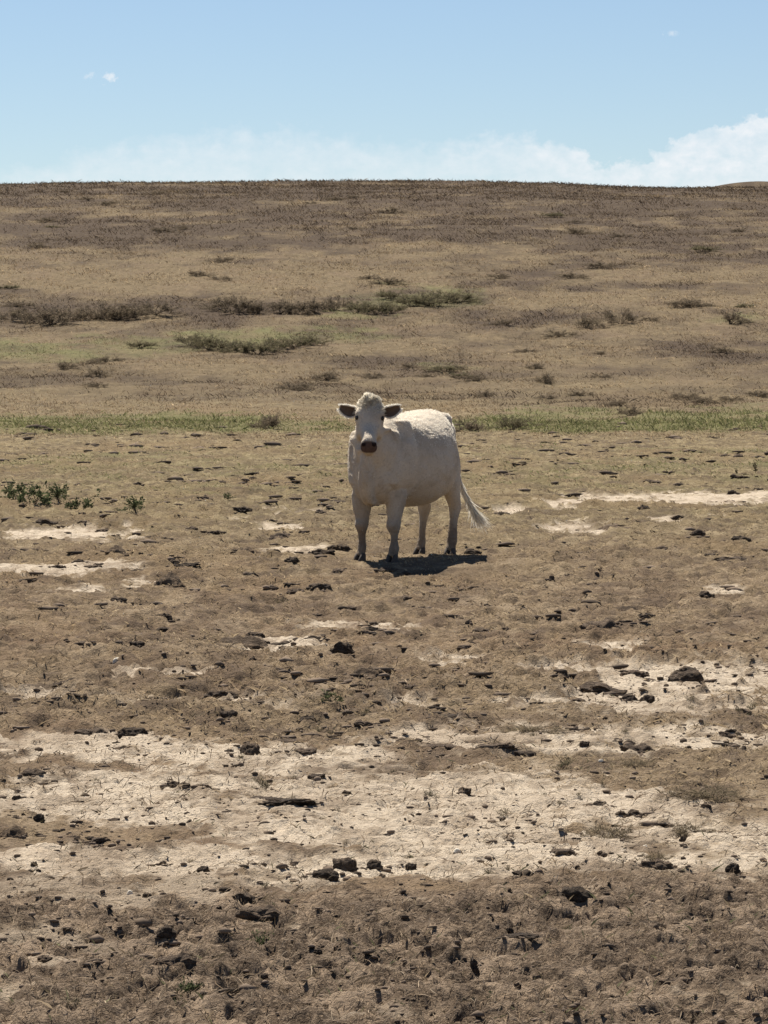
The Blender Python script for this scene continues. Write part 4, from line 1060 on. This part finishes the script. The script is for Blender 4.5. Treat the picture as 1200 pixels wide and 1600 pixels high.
# stubble on the dark strip, sparse
grass('stubble', 'dry grass stubble in the churned dark earth', 7000, 8.8, 12.0, lambda x, y, m: .014 + .010 * rng.random(len(x)), lambda y: .0018 + 0 * y, lambda n, x, y, m: palette(n, [(.16, .12, .08), (.26, .20, .13), (.10, .08, .05), (.13, .13, .07)], .25), lambda x, y, m: np.clip(.3 + 1.0 * fbm(x / .3, y / .3, 88, 2), .05, 1) * m[1], .7)
grass('sparse_grass', 'sparse dry tufts on the pale soil', 18000, 11.6, 19, lambda x, y, m: .010 + .010 * rng.random(len(x)), lambda y: .0012 + .0001 * y, lambda n, x, y, m: palette(n, [(.12, .095, .065), (.17, .13, .09), (.25, .19, .13), (.11, .105, .065)], .25), lambda x, y, m: np.clip(-.05 + 1.6 * fbm(x / .28, y / .45, 89, 3), 0, 1) * (1 - m[1]), .8)
# short grazed sod
grass('short_grass', 'short grazed dry grass of the brown sod', 230000, 14, 100, lambda x, y, m: .009 + .00022 * y + .012 * np.clip(fbm(x / .5, y / .8, 90, 2), 0, 1) + .03 * m[2], lambda y: .0012 + .00026 * y, col_mix, lambda x, y, m: (1 - m[0]) * np.clip(.62 + .9 * fbm(x / .8, y / 1.5, 86, 3), .12, 1) * (1 - m[1]), 1.1)
# long grass and brush of the hillside
def hill_col(n, xx, yy, pm):
    f = np.clip(pm[3] + rng.normal(0, .2, n), 0, 1)[:, None]
    c = palette(n, [(.33, .248, .152), (.26, .19, .115), (.20, .144, .087)], .28) * (1 - f) + palette(n, [(.082, .059, .042), (.067, .049, .036), (.102, .075, .053), (.075, .059, .041)]) * f
    gg = (np.clip(pm[2] * 1.1, 0, 1) > rng.random(n))[:, None]
    return np.where(gg, palette(n, [(.17, .16, .08), (.13, .125, .062), (.24, .205, .11), (.16, .14, .08)]), c)
grass('hill_grass', 'long dry grass covering the hillside', 330000, 84, 440, lambda x, y, m: (.04 + .00030 * (y - 84)) * (1 + .9 * np.clip(fbm(x / 1.3, y / 2.4, 94, 3), 0, 1) + .35 * m[3]), lambda y: .004 + .00015 * y, hill_col, lambda x, y, m: np.clip(.55 + 1.0 * fbm(x / 2.4, y / 5.0, 95, 3), .10, 1), .8, .6, .01)
grass('green_strip', 'green grass growing in the hollow at the foot of the hill', 60000, 78, 135, lambda x, y, m: .03 + .07 * m[2], lambda y: .012 + .0001 * y, lambda n, x, y, m: palette(n, GREENS, .25), lambda x, y, m: np.clip(m[2] * 1.3 - .1, 0, 1) * np.clip(.7 + .9 * fbm(x / 1.2, y / 2.0, 96, 2), .1, 1), .5)

# ---- shrubs and weeds: stem(s) and foliage
def twig_crown(seed, n, droop, leafl, leafw, cols, spread=1.0, nst=9, up=.9):
    """a shrub one unit wide and about one high: foliage (leaf blades along forked twigs) and woody stems"""
    r = np.random.default_rng(seed); SV = []; ST = []; off = 0; tips = []
    def seg(a, b, ra, rb):
        nonlocal off
        d_ = b - a; d_ /= np.linalg.norm(d_) + 1e-9; s1 = np.cross(d_, [.3, .2, .9]); s1 /= np.linalg.norm(s1) + 1e-9; s2 = np.cross(d_, s1)
        for c, q in ((a, ra), (b, rb)):
            for k in range(3):
                an = 2 * math.pi * k / 3; SV.append(c + (s1 * math.cos(an) + s2 * math.sin(an)) * q)
        for k in range(3):
            j = (k + 1) % 3
            ST.append((off + k, off + j, off + 3 + j)); ST.append((off + k, off + 3 + j, off + 3 + k))
        off += 6
    for i in range(nst):
        az_ = r.uniform(0, 2 * math.pi); ln = r.uniform(.65, 1.1)
        el_ = r.uniform(.25, 1.45)
        d_ = np.array([math.cos(az_) * math.cos(el_) * spread, math.sin(az_) * math.cos(el_) * spread, math.sin(el_) * up])
        p0 = np.array([r.normal(0, .03), r.normal(0, .03), 0.]); p1 = p0 + d_ * .28 * ln; p2 = p1 + (d_ + r.normal(0, .25, 3)) * .22 * ln
        seg(p0, p1, .012, .009); seg(p1, p2, .009, .005)
        for q in range(5):
            b0 = p1 + (p2 - p1) * r.random(); e0 = b0 + (d_ * .8 + r.normal(0, .55, 3) + np.array([0, 0, .12])) * .26 * ln
            e0[2] = max(e0[2], .02); seg(b0, e0, .004, .002); tips.append((b0, e0))
    tips = np.array(tips); k = r.integers(0, len(tips), n); t = r.random(n) ** .7
    P0 = tips[k, 0] * (1 - t)[:, None] + tips[k, 1] * t[:, None] + r.normal(0, .028, (n, 3)); P0[:, 2] = np.maximum(P0[:, 2], .01)
    D = tips[k, 1] - tips[k, 0]; D /= np.linalg.norm(D, axis=1)[:, None] + 1e-9
    D = D + r.normal(0, .6, (n, 3)) + np.array([0, 0, .35 - droop]); D /= np.linalg.norm(D, axis=1)[:, None] + 1e-9
    sd = np.cross(D, r.normal(0, 1, (n, 3))); sd /= np.linalg.norm(sd, axis=1)[:, None] + 1e-9
    L = leafl * r.lognormal(0, .35, n); W = leafw * r.lognormal(0, .3, n)
    V = np.stack([P0, P0 + D * (L * .5)[:, None] + sd * W[:, None], P0 + D * L[:, None], P0 + D * (L * .5)[:, None] - sd * W[:, None]], 1).reshape(-1, 3)
    b0 = np.arange(n)[:, None] * 4; T = np.concatenate([b0 + np.array([[0, 1, 2]]), b0 + np.array([[0, 2, 3]])])
    cols = np.array(cols); C = cols[r.integers(0, len(cols), n)] * r.lognormal(0, .25, (n, 1))
    fm = raw_mesh('foliage', V, T, False, {'tint': np.repeat(C, 4, 0)}); fm.materials.append(MAT_GRASS)
    smh = raw_mesh('stem', np.array(SV), np.array(ST), True); smh.materials.append(MAT_STEM)
    return fm, smh
MAT_STEM = plain('dry_stem', (.10, .075, .055), .9, .1, .3, 30)
BRUSH = [twig_crown(300 + i, 3600, .1, .05, .008, [(.14, .11, .077), (.165, .128, .092), (.125, .104, .069), (.19, .148, .104), (.115, .095, .07)], 1.15, 14, .8) for i in range(5)]
BRUSHG = [twig_crown(330 + i, 3600, .1, .05, .009, [(.135, .122, .07), (.12, .11, .062), (.17, .146, .09), (.135, .11, .078)], 1.15, 14, .8) for i in range(3)]
WEED = [twig_crown(360 + i, 420, .0, .085, .030, [(.060, .072, .034), (.075, .088, .042), (.045, .055, .028), (.10, .10, .055)], .9, 8, .9) for i in range(4)]
DRYW = [twig_crown(390 + i, 420, .05, .11, .011, [(.10, .085, .055), (.14, .112, .075), (.075, .065, .042), (.11, .105, .06)], 1.0, 9, .9) for i in range(4)]
TUFT = [twig_crown(420 + i, 1300, .25, .14, .007, [(.13, .105, .07), (.17, .135, .09), (.10, .085, .055), (.20, .16, .11)], 1.3, 16, .6) for i in range(3)]
SPRIG = [twig_crown(450 + i, 160, .0, .10, .045, [(.030, .028, .018), (.045, .04, .025)], .35, 4, 1.4) for i in range(2)]
def plant(name, kinds, px, py, w, h, label, cat, group=None):
    """px,py: the middle of its foot; w,h in photograph pixels"""
    x, y, z = ground_at(px, py); k = y / F_PX
    fm, smh = random.choice(kinds)
    o = link(name, None); o.location = (x, y, z - .01); o.rotation_euler = (0, 0, random.uniform(0, 6.28))
    wid_ = 1.3 if name == 'hillside_shrub' else 1.0
    o.scale = (w * k * wid_, w * k * wid_, h * k * 1.2)
    tag(o, label, cat, group)
    link('stem', smh, o); link('foliage', fm, o)
    return o
# hillside brush (far row and mid row), single shrubs with a place of their own
ROW = [(20, 500, 44, 26), (52, 503, 40, 26), (82, 506, 58, 38), (118, 500, 36, 22), (150, 498, 46, 30), (182, 497, 50, 32), (212, 496, 44, 30), (244, 494, 46, 28), (350, 486, 40, 28), (374, 489, 44, 32), (402, 490, 30, 24), (440, 487, 44, 30), (470, 490, 36, 26), (492, 489, 42, 30), (524, 484, 36, 26),
       (560, 487, 40, 24), (588, 493, 36, 26), (612, 490, 36, 24), (640, 480, 40, 24), (668, 478, 42, 26), (694, 472, 40, 24), (718, 470, 40, 26), (606, 470, 30, 18)]
ORD = ['first', 'second', 'third', 'fourth', 'fifth', 'sixth', 'seventh', 'eighth', 'ninth', 'tenth', 'eleventh', 'twelfth', 'thirteenth', 'fourteenth', 'fifteenth']
DARK_ROW = sorted(r_[0] for r_ in ROW if r_[0] < 540); GREEN_ROW = sorted(r_[0] for r_ in ROW if r_[0] >= 540)
for r_ in ROW:
    plant('hillside_shrub', BRUSH if r_[0] < 540 else BRUSHG, *r_, ('%s dark shrub from the left in the low row across the hillside' % ORD[DARK_ROW.index(r_[0])]) if r_[0] < 540 else ('%s greenish shrub from the left in the row above the cow' % ORD[GREEN_ROW.index(r_[0])]), 'shrub', 'shrubs in the hillside row, dark end' if r_[0] < 540 else 'shrubs in the hillside row, green end')
CLUMP = [(300, 540, 40, 24), (326, 546, 40, 28), (352, 548, 44, 30), (378, 552, 46, 32), (404, 553, 46, 32), (430, 548, 40, 26), (458, 545, 40, 22), (484, 540, 36, 20)]
plant('hillside_shrub', BRUSHG, 220, 540, 36, 16, 'small greenish shrub just left of the grey green clump', 'shrub')
for k_, r_ in enumerate(CLUMP):
    plant('hillside_shrub', BRUSHG, *r_, '%s shrub from the left in the grey green clump below the row' % ORD[k_], 'shrub', 'shrubs of the grey green clump')
plant('hillside_shrub', BRUSH, 424, 671, 42, 34, 'dark twiggy bush on the green strip, left of the cow', 'shrub')
plant('hillside_shrub', BRUSH, 970, 510, 40, 30, 'dark bush by itself high on the hillside at right', 'shrub')
plant('hillside_shrub', BRUSH, 916, 512, 40, 24, 'paler bush just left of the dark bush at right on the hill', 'shrub')
plant('hillside_shrub', BRUSH, 1142, 506, 40, 26, 'low brown bush on the hillside near the right edge', 'shrub')
plant('hillside_shrub', BRUSH, 852, 600, 30, 20, 'small dark bush on the lower slope, right of the cow head', 'shrub')
plant('hillside_shrub', BRUSH, 100, 580, 26, 18, 'small brown bush on the lower slope at far left', 'shrub')
plant('hillside_shrub', BRUSH, 152, 592, 30, 18, 'small brown bush on the lower slope, second from far left', 'shrub')
plant('hillside_shrub', BRUSH, 736, 676, 40, 26, 'brown bush at the foot of the hill right behind the cow rump', 'shrub')
plant('hillside_shrub', BRUSHG, 800, 674, 44, 30, 'greenish bush on the green strip right of the cow', 'shrub')
plant('hillside_shrub', BRUSH, 984, 650, 34, 22, 'brown bush standing over the green strip at right', 'shrub')
plant('hillside_shrub', BRUSH, 760, 620, 26, 14, 'tiny brown bush on the slope above the cow rump', 'shrub')
n_ = 0
while n_ < 64:
    px = random.uniform(0, 1200); py = random.uniform(296, 640)
    if 480 < py < 560 and px < 760: continue
    if 600 < py and 520 < px < 720: continue
    s_ = random.uniform(.6, 1.3) * np.interp(py, [296, 400, 640], [15, 26, 24])
    plant('brush_tussock', BRUSH if random.random() < .8 else BRUSHG, px, py, s_ * 1.7, s_ * .5, 'small brown tussock scattered over the hillside', 'tussock', 'tussocks on the hillside'); n_ += 1
# weeds near the left edge
plant('green_weed', WEED, 22, 786, 60, 38, 'dark green weed at the left edge', 'weed')
plant('green_weed', WEED, 54, 796, 58, 38, 'grey green weed with bare twigs, second from the left edge', 'weed')
plant('green_weed', WEED, 92, 793, 46, 34, 'dark green weed between the twiggy one and the round one at left', 'weed')
plant('green_weed', WEED, 126, 801, 40, 38, 'round bushy green weed, rightmost of the clump at left', 'weed')
plant('green_weed', WEED, 212, 804, 42, 30, 'bright green spiky weed standing apart from the clump at left', 'weed')
plant('green_weed', WEED, 186, 802, 22, 10, 'low green weed touching the spiky one', 'weed')
plant('dead_sprig', SPRIG, 1181, 742, 12, 15, 'taller dark sprig in the sod near the right edge', 'sprig')
plant('dead_sprig', SPRIG, 1151, 750, 10, 9, 'shorter dark sprig left of the taller one near the right edge', 'sprig')
plant('green_weed', WEED, 355, 785, 20, 12, 'small green weed left of the cow by a dark flake', 'weed')
# tufts on the pale soil
plant('grass_tuft', TUFT, 1115, 1255, 105, 34, 'wide grey brown grass tuft on pale soil near the right edge', 'tuft')
plant('grass_tuft', TUFT, 950, 1312, 64, 32, 'dark brown grass tuft on pale soil above the clod with a tail', 'tuft')
plant('grass_tuft', TUFT, 1084, 1308, 58, 26, 'brown grass tuft between the wide tuft and the pale pebble', 'tuft')
plant('grass_tuft', TUFT, 1032, 1345, 44, 22, 'flattened dark tuft above the flat layered slab', 'tuft')
plant('grass_tuft', TUFT, 62, 1120, 40, 12, 'low green brown tuft near the left edge on pale soil', 'tuft')
plant('grass_tuft', TUFT, 985, 1200, 60, 18, 'grey tuft above the wide tuft, under the black flat pat', 'tuft')
plant('grass_tuft', TUFT, 840, 1150, 90, 20, 'broad dark tuft in the weedy strip right of centre', 'tuft')
DW = [(410, 1236, 34, 26, 'upright dry weed on pale soil, left of centre'), (458, 1221, 14, 14, 'small dry weed just left of the small black clod on pale soil'), (570, 1134, 16, 20, 'dry weed standing above a small dark pat in the middle'), (516, 1110, 42, 22, 'grey green weed at the top of the pale soil below the cow'), (488, 1112, 22, 16, 'small weed left of the grey green one below the cow'),
      (666, 1252, 34, 15, 'low spiky weed left of the small upright clod'), (790, 1276, 22, 18, 'small dark weed on the pale soil, right of the upright clod'), (800, 1231, 30, 16, 'dark weed on pale soil above the small dark one'), (880, 1208, 40, 26, 'dry yellowish weed above the middle of the pale soil'), (795, 1366, 10, 18, 'thin dark sprig at the lower edge of pale soil'),
      (640, 1346, 20, 16, 'dry sprig rising behind the small clod right of the pair'), (416, 1395, 14, 16, 'tiny dry weed at the dark strip edge, right of the big clod'), (402, 1486, 34, 42, 'green weed under the big flaky heap in dark earth'), (292, 1572, 40, 34, 'green weed at the bottom of the dark earth, left'), (745, 1568, 32, 32, 'green weed at the bottom of the dark earth, middle'),
      (110, 1590, 36, 22, 'dark weed at the bottom left of the dark earth'), (890, 1452, 22, 20, 'pale green weed under the dung log'), (145, 1222, 18, 12, 'small weed right of the oval black clod'), (520, 1230, 12, 12, 'tiny weed right of the small black clod on pale soil'), (1082, 1112, 14, 14, 'tiny dry weed below the domed pat'), (700, 1112, 40, 16, 'dry weed in the weedy strip, middle'),
      (1180, 1110, 30, 16, 'dry weed in the weedy strip at the right edge'), (400, 1110, 20, 14, 'tiny weed right of the dark clod on the matted strip'), (195, 1570, 30, 22, 'dry weed low in the dark earth, left'), (440, 945, 20, 12, 'pale dry weed in the sod, left of the pair of flakes'), (805, 948, 24, 12, 'grey dry weed in the sod, lower right of the cow'), (1005, 1455, 16, 12, 'dry sprig left of the big black clod')]
for px, py, w, h, lab in DW:
    plant('dry_weed', WEED if ('green weed' in lab) else DRYW, px, py, w, h, lab, 'weed')

n_ = 0
while n_ < 46:
    px = random.uniform(0, 1200); py = random.uniform(1095, 1380)
    if py > 1150 and random.random() < .5: continue
    plant('dry_weed', DRYW, px, py, random.uniform(9, 24), random.uniform(6, 15), 'little dry weed dotted about the pale soil', 'weed', 'little weeds on the pale soil'); n_ += 1
